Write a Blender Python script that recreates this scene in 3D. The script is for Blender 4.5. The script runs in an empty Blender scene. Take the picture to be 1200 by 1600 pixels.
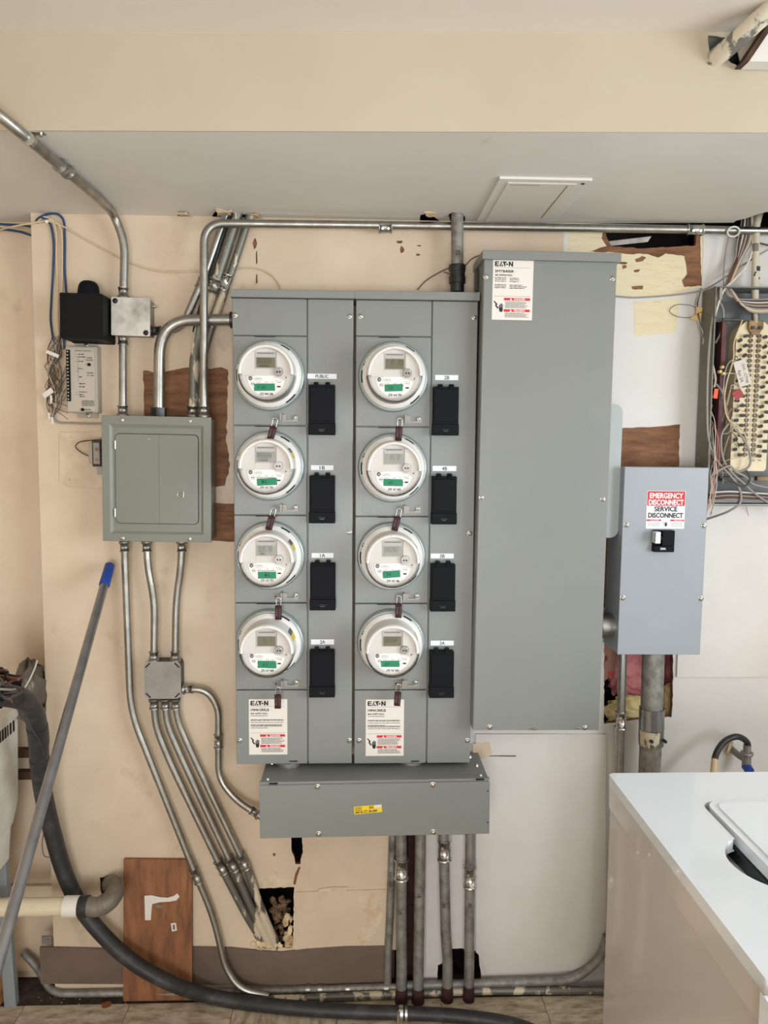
import bpy, bmesh, math, random
from mathutils import Vector, Matrix
random.seed(7)
sc = bpy.context.scene
COL = sc.collection
R = math.radians
# ------------------------------------------------------------------ camera
FPX, CAMY, CAMZ = 1200.0, -2.15, 1.617
PITCH, YAW, ROLL = 5.0, 2.1, 0.44
cam_d = bpy.data.cameras.new('camera'); cam = bpy.data.objects.new('camera', cam_d); COL.objects.link(cam)
cam_d.sensor_fit = 'VERTICAL'; cam_d.sensor_height = 24.0; cam_d.sensor_width = 18.0
cam_d.lens = FPX / 1600.0 * 24.0; cam_d.clip_start = 0.02; cam_d.clip_end = 50
CROT = Matrix.Rotation(R(-YAW), 3, 'Z') @ Matrix.Rotation(R(90 - PITCH), 3, 'X') @ Matrix.Rotation(R(ROLL), 3, 'Z')
cam.rotation_euler = CROT.to_euler(); cam.location = (0, CAMY, CAMZ)
sc.camera = cam
# ------------------------------------------------------------------ world, lights, exposure
sc.view_settings.view_transform = 'Standard'; sc.view_settings.look = 'None'
sc.view_settings.gamma = 1.0; sc.view_settings.use_curve_mapping = False
sc.view_settings.exposure = -0.52
W = bpy.data.worlds.new('daylight'); sc.world = W; W.use_nodes = True
W.node_tree.nodes['Background'].inputs[0].default_value = (0.75, 0.86, 1.0, 1); W.node_tree.nodes['Background'].inputs[1].default_value = 1.6
ROOM_L, ROOM_R, ROOM_B, CEIL, SOFZ, SOFY = -2.0, 2.3, -4.3, 2.44, 2.227, -0.585
def area(name, loc, target, sx, sy, power, col):
    l = bpy.data.lights.new(name, 'AREA'); l.shape = 'RECTANGLE'; l.size = sx; l.size_y = sy; l.energy = power; l.color = col
    o = bpy.data.objects.new(name, l); COL.objects.link(o); o.location = loc
    o.rotation_euler = (Vector(target) - Vector(loc)).to_track_quat('-Z', 'Y').to_euler(); return o
WIN = (-3.3, -1.2, 0.85, 2.1)      # window in the right wall: y0 y1 z0 z1
area('window_daylight', (ROOM_R + 0.02, (WIN[0]+WIN[1])/2, (WIN[2]+WIN[3])/2), (0, (WIN[0]+WIN[1])/2 + 0.2, 1.2), WIN[1]-WIN[0]-0.1, WIN[3]-WIN[2]-0.1, 118, (0.86, 0.94, 1.0))
ADDED_WIN = (-1.0, 0.7, 0.40, 1.75)      # unseen window added for light low on the wall: x0 x1 z0 z1
area('added_rear_light', ((ADDED_WIN[0]+ADDED_WIN[1])/2, ROOM_B-0.02, (ADDED_WIN[2]+ADDED_WIN[3])/2), ((ADDED_WIN[0]+ADDED_WIN[1])/2, 0, .8), ADDED_WIN[1]-ADDED_WIN[0]-0.1, ADDED_WIN[3]-ADDED_WIN[2]-0.1, 95, (0.97, 0.98, 1.0))
area('ceiling_lamp_light', (-0.75, -2.75, CEIL-0.075), (-0.75, -2.75, 0), 0.26, 0.26, 28, (1.0, 0.88, 0.73))

def P(px, py, d=0.0):
    v = CROT @ Vector(((px-600)/FPX, -(py-800)/FPX, -1.0)); t = (-d - CAMY) / v.y
    return Vector((v.x*t, -d, CAMZ + v.z*t))
def PZ(px, py, z):
    v = CROT @ Vector(((px-600)/FPX, -(py-800)/FPX, -1.0)); t = (z - CAMZ) / v.z
    return Vector((v.x*t, CAMY + v.y*t, z))
def S(r, g, b):
    f = lambda c: ((c/255)/12.92 if c/255 <= 0.04045 else (((c/255)+0.055)/1.055)**2.4)
    return (f(r), f(g), f(b), 1)
# ------------------------------------------------------------------ materials
def mat(name, c, rough=0.5, metal=0.0, c2=None, nscale=8.0, lo=0.4, hi=0.7, bump=0.0, bscale=None, c3=None, n3=3.0, lo3=0.6, hi3=0.72, spec=0.5, stretch=(1,1,1), rvar=0.0, coat=0.0, det=6):
    m = bpy.data.materials.new(name); m.use_nodes = True; N = m.node_tree.nodes; L = m.node_tree.links
    b = N['Principled BSDF']; b.inputs['Base Color'].default_value = c; b.inputs['Roughness'].default_value = rough
    b.inputs['Metallic'].default_value = metal; b.inputs['Specular IOR Level'].default_value = spec; b.inputs['Coat Weight'].default_value = coat
    if c2 is None and c3 is None and not bump: return m
    tc = N.new('ShaderNodeTexCoord'); mp = N.new('ShaderNodeMapping'); mp.inputs['Scale'].default_value = stretch
    L.new(tc.outputs['Object'], mp.inputs[0])
    def noise(s, d=det):
        n = N.new('ShaderNodeTexNoise'); n.inputs['Scale'].default_value = s; n.inputs['Detail'].default_value = d; n.inputs['Roughness'].default_value = 0.62
        L.new(mp.outputs[0], n.inputs['Vector']); return n
    def ramp(n, a, z):
        r = N.new('ShaderNodeMapRange'); r.inputs['From Min'].default_value = a; r.inputs['From Max'].default_value = z
        L.new(n.outputs['Fac'], r.inputs['Value']); return r
    src = None
    if c2 is not None:
        r = ramp(noise(nscale), lo, hi); mx = N.new('ShaderNodeMix'); mx.data_type = 'RGBA'
        mx.inputs[6].default_value = c; mx.inputs[7].default_value = c2; L.new(r.outputs[0], mx.inputs[0]); src = mx.outputs[2]
        if rvar:
            rr = N.new('ShaderNodeMapRange'); rr.inputs['To Min'].default_value = rough; rr.inputs['To Max'].default_value = rough + rvar
            L.new(r.outputs[0], rr.inputs['Value']); L.new(rr.outputs[0], b.inputs['Roughness'])
    if c3 is not None:
        r = ramp(noise(n3), lo3, hi3); mx = N.new('ShaderNodeMix'); mx.data_type = 'RGBA'
        if src: L.new(src, mx.inputs[6])
        else: mx.inputs[6].default_value = c
        mx.inputs[7].default_value = c3; L.new(r.outputs[0], mx.inputs[0]); src = mx.outputs[2]
    if src: L.new(src, b.inputs['Base Color'])
    if bump:
        bn = noise(bscale or nscale*3, 4); bp = N.new('ShaderNodeBump'); bp.inputs['Strength'].default_value = bump; bp.inputs['Distance'].default_value = 0.004
        L.new(bn.outputs['Fac'], bp.inputs['Height']); L.new(bp.outputs[0], b.inputs['Normal'])
    return m
M = {}
M['cream'] = mat('cream_wall_paint', S(213,194,170), .5, c2=S(196,174,148), nscale=2.4, lo=.42, hi=.72, c3=S(158,136,112), n3=7, lo3=.6, hi3=.86, bump=.12, bscale=14)
M['stained'] = mat('stained_plaster', S(212,194,170), .6, c2=S(188,166,140), nscale=9, lo=.4, hi=.7, c3=S(110,88,72), n3=42, lo3=.66, hi3=.72, bump=.2, bscale=30)
M['rubble_tan'] = mat('rubble_tan', S(132,106,80), .9, c2=S(84,62,44), nscale=20, bump=.3)
M['tan_chip'] = mat('tan_chipped_plaster', S(204,178,146), .7, c2=S(216,200,176), nscale=30, lo=.4, hi=.6, bump=.2)
M['offwhite'] = mat('offwhite_wall_paint', S(216,213,208), .5, c2=S(206,201,193), nscale=2.0, lo=.4, hi=.75, c3=S(170,150,130), n3=16, lo3=.71, hi3=.82, bump=.12, bscale=14)
M['white_board'] = mat('painted_board', S(219,215,209), .45, c2=S(209,203,195), nscale=3, c3=S(120,105,95), n3=28, lo3=.76, hi3=.8, bump=.06, bscale=20)
M['ceiling'] = mat('ceiling_paint', S(220,214,204), .6, c2=S(214,206,195), nscale=1.3, bump=.08, bscale=30)
M['soffit_under'] = mat('soffit_underside_paint', S(222,220,213), .55, c2=S(214,210,202), nscale=1.5, c3=S(175,160,150), n3=5, lo3=.68, hi3=.85, bump=.1, bscale=20)
M['soffit_front'] = mat('soffit_cream_paint', S(187,176,155), .6, c2=S(181,168,146), nscale=1.2, bump=.1, bscale=25)
M['yellow_paint'] = mat('old_yellow_paint', S(222,209,174), .6, c2=S(204,188,150), nscale=14, lo=.5, hi=.8, bump=.5, bscale=18, stretch=(1,1,7), c3=S(130,100,70), n3=11, lo3=.66, hi3=.69)
M['sheathing'] = mat('exposed_brown_board', S(142,100,68), .75, c2=S(92,56,32), nscale=10, lo=.35, hi=.7, bump=.4, bscale=20, stretch=(1,1,5), c3=S(160,122,88), n3=7, lo3=.6, hi3=.8)
M['dark_wood'] = mat('dark_stud_wood', S(84,58,40), .85, c2=S(50,34,24), nscale=8, bump=.4, stretch=(6,6,1))
M['cavity'] = mat('wall_cavity', S(40,34,30), .9, c2=S(22,18,16), nscale=6, bump=.3)
M['plywood'] = mat('worn_plywood', S(156,104,68), .6, c2=S(108,68,44), nscale=7, lo=.35, hi=.7, bump=.2, stretch=(5,1,1), c3=S(92,64,46), n3=9, lo3=.56, hi3=.72)
M['lumber'] = mat('pine_lumber', S(190,140,98), .6, c2=S(160,108,68), nscale=9, bump=.2, stretch=(5,1,5))
M['grey'] = mat('grey_enamel', S(130,133,129), .36, c2=S(126,129,126), nscale=3, bump=.03, bscale=160)
M['grey_side'] = M['grey']
M['grey_blue'] = mat('light_grey_enamel', S(152,158,164), .36, c2=S(148,154,160), nscale=3, bump=.03, bscale=160)
M['olive_grey'] = mat('olive_grey_enamel', S(122,124,114), .38, c2=S(118,120,110), nscale=3, bump=.03, bscale=160)
M['pale_cover'] = mat('pale_grey_cover', S(166,174,172), .4, bump=.02, bscale=100)
M['black'] = mat('black_plastic', S(12,14,19), .62, bump=.03, bscale=90, spec=.16)
M['matte_black'] = mat('matte_black', S(9,9,9), .6, spec=.2)
M['hole'] = mat('hole_black', S(8,8,8), .9)
M['galv'] = mat('galvanised_steel', S(176,174,168), .34, 1.0, c2=S(140,138,132), nscale=26, lo=.35, hi=.75, bump=.04, bscale=60, rvar=.15)
M['galv_worn'] = mat('paint_spotted_steel', S(120,118,110), .5, .7, c2=S(224,214,194), nscale=22, lo=.51, hi=.55, bump=.15, bscale=60, rvar=.3, stretch=(1,1,.35))
M['pipe_dull'] = mat('dull_grey_conduit', S(152,150,144), .5, .5, c2=S(108,104,96), nscale=30, lo=.4, hi=.7, bump=.06, c3=S(92,86,76), n3=30, lo3=.62, hi3=.75, rvar=.2)
M['rust'] = mat('rusted_maroon_steel', S(74,40,36), .8, .2, c2=S(44,26,24), nscale=30, bump=.4)
M['steel'] = mat('zinc_steel', S(214,214,210), .25, 1.0, c2=S(190,190,186), nscale=80)
M['dark_steel'] = mat('blackened_steel', S(70,70,70), .4, .8, c2=S(50,50,50), nscale=40)
M['cast'] = mat('scratched_cast_cover', S(206,202,194), .42, .25, c2=S(150,144,134), nscale=13, lo=.45, hi=.7, bump=.1, rvar=.2)
M['zinc_box'] = mat('zinc_box', S(150,146,140), .48, .6, c2=S(132,128,122), nscale=14)
M['white_plastic'] = mat('white_plastic', S(226,224,220), .35)
M['meter_grey'] = mat('meter_face_grey', S(205,201,195), .5)
M['plate_white'] = mat('white_nameplate', S(236,234,230), .5)
M['bezel'] = mat('display_bezel', S(178,176,172), .5)
M['port'] = mat('optical_port_grey', S(140,136,130), .35, .5)
M['lcd'] = mat('lcd_glass', S(108,106,84), .22)
M['lcd_digit'] = mat('lcd_digits', S(58,58,44), .5)
M['collar'] = mat('meter_collar', S(160,170,168), .22, .35)
M['green'] = mat('green_tape', S(10,132,92), .55, c2=S(14,122,84), nscale=60)
M['ink'] = mat('black_ink', S(28,28,30), .6)
M['dim_ink'] = mat('grey_ink', S(110,108,106), .6)
M['pen'] = mat('marker_pen', S(8,66,50), .6)
M['white_ink'] = mat('white_print', S(236,234,232), .6)
M['red'] = mat('red_print', S(204,32,44), .5)
M['yellow'] = mat('yellow_label', S(240,208,30), .5)
M['label'] = mat('label_paper', S(228,222,214), .55)
M['label_cool'] = mat('white_label', S(236,238,242), .45)
M['seal_brown'] = mat('maroon_plastic', S(58,22,22), .6, spec=.25)
M['blue_grip'] = mat('blue_rubber', S(28,66,150), .45)
M['alu'] = mat('brushed_grey_tube', S(158,158,162), .27, .85, c2=S(138,138,142), nscale=20)
M['rubber'] = mat('dusty_black_rubber', S(40,40,42), .5, c2=S(78,76,74), nscale=24, lo=.5, hi=.85, bump=.3, bscale=50, c3=S(190,186,178), n3=70, lo3=.72, hi3=.76)
M['hose'] = mat('black_hose', S(34,35,40), .4, bump=.1, bscale=60)
M['pvc'] = mat('dirty_white_pvc', S(214,198,168), .5, c2=S(150,122,88), nscale=14, lo=.55, hi=.8, bump=.05)
M['pvc_white'] = mat('white_pvc_coupling', S(224,218,206), .5, c2=S(90,74,58), nscale=26, lo=.58, hi=.72)
M['lead'] = mat('grey_elbow', S(128,120,108), .55, .3, c2=S(98,90,78), nscale=14, bump=.2)
M['cove'] = mat('taupe_vinyl_base', S(112,96,84), .42, c2=S(98,84,73), nscale=6, bump=.06, c3=S(150,136,120), n3=60, lo3=.72, hi3=.78)
M['tile'] = mat('marbled_vinyl_tile', S(208,195,172), .42, c2=S(150,132,108), nscale=16, lo=.42, hi=.66, bump=.06, stretch=(3,1,1), c3=S(96,82,66), n3=5, lo3=.55, hi3=.8)
M['subfloor'] = mat('dirty_subfloor', S(60,50,42), .9, c2=S(90,78,66), nscale=30, bump=.3)
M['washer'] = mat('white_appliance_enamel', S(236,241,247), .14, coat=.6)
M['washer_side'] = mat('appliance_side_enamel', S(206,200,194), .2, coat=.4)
M['gasket'] = mat('dark_gasket', S(36,38,42), .5)
M['tub'] = mat('tub_plastic', S(228,224,212), .4, c2=S(206,198,182), nscale=9)
M['grey_leg'] = mat('grey_painted_leg', S(136,142,144), .5)
M['wire_blue'] = mat('blue_cable', S(30,62,104), .5)
M['wire_beige'] = mat('beige_cable', S(206,184,150), .55)
M['wire_grey'] = mat('grey_cable', S(150,144,136), .5)
M['wire_dark'] = mat('dark_cable', S(70,62,58), .5)
M['wire_white'] = mat('white_cable', S(214,208,198), .5)
M['wire_brown'] = mat('brown_cable', S(104,64,50), .5)
M['wire_pink'] = mat('copper_pink_wire', S(190,130,112), .5)
M['block'] = mat('cream_terminal_block', S(222,207,170), .4, c2=S(208,190,150), nscale=10)
M['maroon'] = mat('maroon_rail', S(98,48,44), .5, c2=S(78,38,36), nscale=20)
M['brass'] = mat('aged_brass', S(150,122,84), .5, .4, c2=S(84,62,40), nscale=30)
M['cab'] = mat('grey_cabinet', S(112,114,114), .55, .2, c2=S(96,98,98), nscale=8)
M['cab_frame'] = mat('scuffed_olive_frame', S(122,118,104), .55, .2, c2=S(104,100,88), nscale=8, c3=S(190,184,172), n3=16, lo3=.63, hi3=.66)
M['orange'] = mat('orange_clip', S(236,84,40), .5)
M['redtag'] = mat('red_tag', S(150,40,40), .5)
M['note'] = mat('pale_note', S(206,198,188), .6)
M['tan_tag'] = mat('tan_tag', S(226,190,120), .6)
M['pink'] = mat('pink_insulation', S(200,124,124), .9, c2=S(150,72,78), nscale=16, bump=.6, bscale=30)
M['yellowins'] = mat('yellow_insulation', S(222,206,150), .95, c2=S(176,150,96), nscale=14, bump=.9, bscale=40)
M['paper_red'] = mat('printed_facing', S(150,110,90), .7, c2=S(120,30,40), nscale=7, lo=.5, hi=.53)
M['plaster'] = mat('broken_plaster', S(226,206,170), .9, c2=S(170,136,96), nscale=20, bump=.6)
M['controller'] = mat('beige_grey_enclosure', S(166,156,140), .5, bump=.03, bscale=90)
M['control_plate'] = mat('controller_front', S(178,170,156), .5)
M['painted_pipe'] = mat('cream_painted_pipe', S(206,198,178), .5, c2=S(110,108,104), nscale=9, lo=.6, hi=.63)
M['bag'] = mat('cloudy_plastic_bag', S(110,98,86), .35, c2=S(70,60,52), nscale=12, bump=.6, bscale=16)
M['lamp_glass'] = mat('lamp_diffuser', S(255,240,220), .5)
def clear(name, tint, ior=1.45):
    m = bpy.data.materials.new(name); m.use_nodes = True; N = m.node_tree.nodes; L = m.node_tree.links
    for n in list(N): N.remove(n)
    o = N.new('ShaderNodeOutputMaterial'); t = N.new('ShaderNodeBsdfTransparent'); g = N.new('ShaderNodeBsdfGlossy'); x = N.new('ShaderNodeMixShader'); f = N.new('ShaderNodeFresnel')
    t.inputs[0].default_value = tint; g.inputs['Roughness'].default_value = .06; f.inputs[0].default_value = ior
    L.new(f.outputs[0], x.inputs[0]); L.new(t.outputs[0], x.inputs[1]); L.new(g.outputs[0], x.inputs[2]); L.new(x.outputs[0], o.inputs[0]); return m
M['glass'] = clear('clear_polycarbonate', (.93,.94,.94,1))
# ------------------------------------------------------------------ mesh helpers
_txt = {}
def text_mesh(s, bold):
    k = (s, bold)
    if k not in _txt:
        c = bpy.data.curves.new('t', 'FONT'); c.body = s; c.size = 1.0; c.offset = bold; c.resolution_u = 3; c.fill_mode = 'FRONT'
        o = bpy.data.objects.new('t', c); COL.objects.link(o)
        me = o.to_mesh(); v = [x.co.copy() for x in me.vertices]; f = [tuple(p.vertices) for p in me.polygons]; o.to_mesh_clear()
        bpy.data.objects.remove(o); bpy.data.curves.remove(c)
        xs = [a.x for a in v] or [0]; ys = [a.y for a in v] or [0]
        _txt[k] = (v, f, min(xs), max(xs), min(ys), max(ys))
    return _txt[k]
class MB:
    def __init__(s): s.v = []; s.f = []; s.sm = []
    def add(s, vs, fs, smooth=False):
        n = len(s.v); s.v += [Vector(a) for a in vs]
        for f in fs: s.f.append(tuple(i+n for i in f)); s.sm.append(smooth)
        return s
    def box(s, x0, x1, y0, y1, z0, z1, rot=None, c=None):
        vs = [Vector((x, y, z)) for x in (x0, x1) for y in (y0, y1) for z in (z0, z1)]
        if rot is not None:
            c = Vector(c) if c is not None else Vector(((x0+x1)/2, (y0+y1)/2, (z0+z1)/2))
            vs = [rot @ (v-c) + c for v in vs]
        return s.add(vs, [(0,1,3,2),(4,6,7,5),(0,4,5,1),(2,3,7,6),(0,2,6,4),(1,5,7,3)])
    def hexa(s, q0, q1):      # two quads (4 points each) joined
        vs = [Vector(a) for a in q0] + [Vector(a) for a in q1]
        return s.add(vs, [(3,2,1,0),(4,5,6,7)] + [(i, (i+1)%4, (i+1)%4+4, i+4) for i in range(4)])
    def prism(s, pts, y0, y1, smooth=False):
        n = len(pts); vs = [Vector((x, y0, z)) for x, z in pts] + [Vector((x, y1, z)) for x, z in pts]
        return s.add(vs, [tuple(range(n-1, -1, -1)), tuple(range(n, 2*n))] ).add(vs, [(i, (i+1)%n, (i+1)%n+n, i+n) for i in range(n)], smooth)
    def prismax(s, pts, a, b, ax):    # pts in the two other axes; ax = 'x' or 'z'
        mk = (lambda u, v, t: Vector((t, u, v))) if ax == 'x' else (lambda u, v, t: Vector((u, v, t)))
        n = len(pts); vs = [mk(u, v, a) for u, v in pts] + [mk(u, v, b) for u, v in pts]
        return s.add(vs, [tuple(range(n-1, -1, -1)), tuple(range(n, 2*n))]).add(vs, [(i, (i+1)%n, (i+1)%n+n, i+n) for i in range(n)])
    def tube(s, pts, r, seg=12, caps=True, radii=None):
        pts = [Vector(p) for p in pts]; n = len(pts); rings = []
        t0 = (pts[1]-pts[0]).normalized(); up = Vector((0,0,1)) if abs(t0.z) < .9 else Vector((0,1,0))
        nrm = (up - t0*up.dot(t0)).normalized()
        for i, p in enumerate(pts):
            t = (pts[min(i+1, n-1)] - pts[max(i-1, 0)]).normalized()
            nrm = nrm - t*nrm.dot(t); nrm = nrm.normalized() if nrm.length > 1e-6 else t.orthogonal().normalized()
            b = t.cross(nrm); rr = radii[i] if radii else r
            rings.append([p + (nrm*math.cos(2*math.pi*k/seg) + b*math.sin(2*math.pi*k/seg))*rr for k in range(seg)])
        vs = [v for g in rings for v in g]
        s.add(vs, [(i*seg+k, i*seg+(k+1)%seg, (i+1)*seg+(k+1)%seg, (i+1)*seg+k) for i in range(n-1) for k in range(seg)], True)
        if caps: s.add(rings[0], [tuple(range(seg-1, -1, -1))]); s.add(rings[-1], [tuple(range(seg))])
        return s
    def cyl(s, a, b, r, r2=None, seg=16): return s.tube([a, b], r, seg, True, [r, r if r2 is None else r2])
    def lathe(s, prof, cx=0, cz=0, cy=0, a0=0, a1=360, seg=40, smooth=True, close=False):
        full = abs(a1-a0) >= 359.9; n = seg if full else seg+1
        vs = []
        for i in range(n):
            a = R(a0 + (a1-a0)*i/seg)
            for r, d in prof: vs.append(Vector((cx + r*math.cos(a), cy - d, cz + r*math.sin(a))))
        m = len(prof); fs = []
        for i in range(seg):
            j = (i+1) % n
            for k in range(m-1 if not close else m):
                k2 = (k+1) % m; fs.append((i*m+k, i*m+k2, j*m+k2, j*m+k))
        s.add(vs, fs, smooth)
        if close and not full: s.add(vs[:m], [tuple(range(m))]); s.add(vs[-m:], [tuple(range(m))])
        return s
    def disc(s, cx, cz, d, r, seg=24): return s.add([Vector((cx+r*math.cos(2*math.pi*k/seg), -d, cz+r*math.sin(2*math.pi*k/seg))) for k in range(seg)], [tuple(range(seg))])
    def quad(s, x0, x1, z0, z1, d, rot=0):
        cx, cz = (x0+x1)/2, (z0+z1)/2; c, q = math.cos(rot), math.sin(rot)
        return s.add([Vector((cx+(x-cx)*c-(z-cz)*q, -d, cz+(x-cx)*q+(z-cz)*c)) for x, z in ((x0,z0),(x1,z0),(x1,z1),(x0,z1))], [(0,1,2,3)])
    def text(s, t, x, z, h, d, w=None, al='c', bold=0.0, rot=0.0):
        v, f, a, b, c0, c1 = text_mesh(t, 0.0)
        hh = 0.70; k = h/hh; kx = k if w is None else w/max(b-a, 1e-6)
        ox = {'c': (a+b)/2, 'l': a, 'r': b}[al]; c, q = math.cos(rot), math.sin(rot)
        e = abs(bold)*k*.9
        for i, (dx, dz) in enumerate(((0, 0),) if bold <= 0 else ((-e, 0), (e, 0), (0, e), (0, -e))):
            out = []
            for p in v:
                X = (p.x-ox)*kx+dx; Z = (p.y-hh/2)*k+dz; out.append(Vector((x+X*c-Z*q, -d-i*.00002, z+X*q+Z*c)))
            s.add(out, f)
        return s
    def lines(s, x0, x1, z, h, d, rnd, dens=.8):      # tiny unreadable print: a row of short word bars
        x = x0
        while x < x1:
            w = rnd.uniform(.6, 3.2)*h*2.2; e = min(x+w, x1); s.quad(x, e, z, z+h, d); x = e + h*.9
        return s
    def xf(s, mtx):
        s.v = [mtx @ v for v in s.v]; return s
    def build(s, name, m, parent=None, bev=0, **kw):
        me = bpy.data.meshes.new(name); me.from_pydata([tuple(v) for v in s.v], [], s.f); me.validate()
        if len(me.polygons) == len(s.sm): me.polygons.foreach_set('use_smooth', s.sm)
        bm = bmesh.new(); bm.from_mesh(me); 
        bmesh.ops.recalc_face_normals(bm, faces=bm.faces[:]) if kw.get('recalc', True) else None
        bm.to_mesh(me); bm.free()
        me.materials.append(M[m] if isinstance(m, str) else m); o = bpy.data.objects.new(name, me); COL.objects.link(o)
        if parent is not None: o.parent = parent
        if bev:
            b = o.modifiers.new('bevel', 'BEVEL'); b.width = bev; b.segments = 2; b.limit_method = 'ANGLE'; b.angle_limit = R(50)
        for k in ('label', 'category', 'group', 'kind'):
            if kw.get(k): o[k] = kw[k]
        return o
def tag(o, label, cat, group=None, kind=None):
    o['label'] = label; o['category'] = cat
    if group: o['group'] = group
    if kind: o['kind'] = kind
    return o
def empty(name, loc=(0,0,0), ry=0, label=None, cat=None, group=None, parent=None):
    o = bpy.data.objects.new(name, None); COL.objects.link(o); o.location = loc; o.rotation_euler = (0, ry, 0); o.empty_display_size = .02
    if label: o['label'] = label; o['category'] = cat
    if group: o['group'] = group
    if parent is not None: o.parent = parent
    return o
def copy_tree(o, parent=None, mats=None):
    c = o.copy(); COL.objects.link(c); c.parent = parent
    for ch in [x for x in o.children]: copy_tree(ch, c)
    return c
def rounded(pts, rad, n=7):
    pts = [Vector(p) for p in pts]; out = [pts[0]]
    for i in range(1, len(pts)-1):
        a, b, c = pts[i-1], pts[i], pts[i+1]; t = min(rad, (a-b).length*.48, (c-b).length*.48)
        p0 = b + (a-b).normalized()*t; p1 = b + (c-b).normalized()*t
        for k in range(n+1):
            u = k/n; out.append(p0*(1-u)**2 + b*2*u*(1-u) + p1*u*u)
    out.append(pts[-1]); return out
def catmull(pts, n=6):
    pts = [Vector(p) for p in pts]; q = [pts[0]*2-pts[1]] + pts + [pts[-1]*2-pts[-2]]; out = []
    for i in range(1, len(q)-2):
        p0, p1, p2, p3 = q[i-1:i+3]
        t01 = max((p1-p0).length, 1e-5)**.5; t12 = max((p2-p1).length, 1e-5)**.5; t23 = max((p3-p2).length, 1e-5)**.5
        m1 = (p2-p1) + t12*((p1-p0)/t01 - (p2-p0)/(t01+t12)); m2 = (p2-p1) + t12*((p3-p2)/t23 - (p3-p1)/(t12+t23))
        for k in range(n):
            u = k/n; out.append(p1*(2*u**3-3*u*u+1) + m1*(u**3-2*u*u+u) + p2*(-2*u**3+3*u*u) + m2*(u**3-u*u))
    out.append(pts[-1]); return out
def rag(pts, amp, step, seed):      # torn outline in x-z
    rd = random.Random(seed); out = []; n = len(pts)
    for i in range(n):
        a, b = Vector(pts[i]), Vector(pts[(i+1)%n]); k = max(1, int((b-a).length/step))
        for j in range(k):
            p = a.lerp(b, j/k); out.append((p.x+rd.uniform(-amp, amp), p.y+rd.uniform(-amp, amp)))
    return out
def px2(pts, d=0.0): return [(v.x, v.z) for v in (P(x, y, d) for x, y in pts)]
def plate(name, outer, holes, d0, d1, m, parent=None, **kw):      # flat board with through-holes, between depths d0 < d1
    c = bpy.data.curves.new(name, 'CURVE'); c.dimensions = '2D'; c.fill_mode = 'BOTH'; c.extrude = (d1-d0)/2
    for lp in [outer] + holes:
        sp = c.splines.new('POLY'); sp.points.add(len(lp)-1); sp.use_cyclic_u = True
        for i, (x, z) in enumerate(lp): sp.points[i].co = (x, z, 0, 1)
    o = bpy.data.objects.new('tmp', c); COL.objects.link(o)
    me = bpy.data.meshes.new_from_object(o); bpy.data.objects.remove(o)
    me.transform(Matrix.Rotation(R(90), 4, 'X')); me.transform(Matrix.Translation((0, -(d0+d1)/2, 0)))
    me.materials.clear(); me.materials.append(M[m]); o = bpy.data.objects.new(name, me); COL.objects.link(o)
    if parent is not None: o.parent = parent
    for k in ('label', 'category', 'group', 'kind'):
        if kw.get(k): o[k] = kw[k]
    return o
def rrect(x0, x1, z0, z1, r, n=5):
    out = []
    for cx, cz, a in ((x1-r, z0+r, -90), (x1-r, z1-r, 0), (x0+r, z1-r, 90), (x0+r, z0+r, 180)):
        for k in range(n+1): t = R(a+90*k/n); out.append((cx+r*math.cos(t), cz+r*math.sin(t)))
    return out
class Fit:      # fits an upright box face to four measured corners (tl tr br bl) at depth d
    def __init__(s, c, d):
        p = [P(x, y, d) for x, y in c]; s.d = d; s.c = sum(p, Vector())/4
        s.w = ((p[1]-p[0]).length + (p[2]-p[3]).length)/2; s.h = ((p[0]-p[3]).length + (p[1]-p[2]).length)/2
        u = (p[1]-p[0]) + (p[2]-p[3]); v = (p[0]-p[3]) + (p[1]-p[2])
        s.a = (math.atan2(u.z, u.x) + math.atan2(-v.x, v.z))/2
        s.loc = Vector((s.c.x, 0, s.c.z))
    def empty(s, name, label, cat, group=None): return empty(name, s.loc, -s.a, label, cat, group)
    def l(s, px, py, d=None):      # pixel on this face -> local (x, z)
        v = P(px, py, s.d if d is None else d) - s.loc; c, q = math.cos(s.a), math.sin(s.a)
        return (v.x*c + v.z*q, -v.x*q + v.z*c)
# ------------------------------------------------------------------ room shell
def structure(mb, name, m, **kw): return mb.build(name, m, kind='structure', **kw)
XL = P(59.5, 700, 0).x                                     # left edge of the proud wall
XR = ROOM_R; ZT = SOFZ + .25
fl = structure(MB().box(ROOM_L-.1, ROOM_R+.1, ROOM_B-.1, .25, -.08, -.004), 'floor', 'subfloor')
tm = None; x0t = P(206, 1560, 0).x
x0t = PZ(206, 1562, 0).x
tw = .3
k0 = int((ROOM_L - x0t)/tw); k1 = int((ROOM_R - x0t)/tw)+1
rt = random.Random(3)
for i in range(k0, k1):
    for j in range(0, 12):
        xa = x0t+i*tw; ya = -.035 - (j+1)*tw
        if xa < ROOM_L or xa+tw > ROOM_R: continue
        if tm is None:
            mb = MB().box(.0008, tw-.0008, .0008, tw-.0008, -.0035, 0); tile0 = mb.build('tile', 'tile', fl); tm = tile0; o = tile0
        else: o = tile0.copy(); COL.objects.link(o)
        q = rt.choice([0, 1, 2, 3]); o.rotation_euler = (0, 0, q*math.pi/2)
        o.location = (xa + (tw if q in (1, 2) else 0), ya + (tw if q in (2, 3) else 0), rt.uniform(-.0004, .0004)); o.parent = fl
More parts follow.
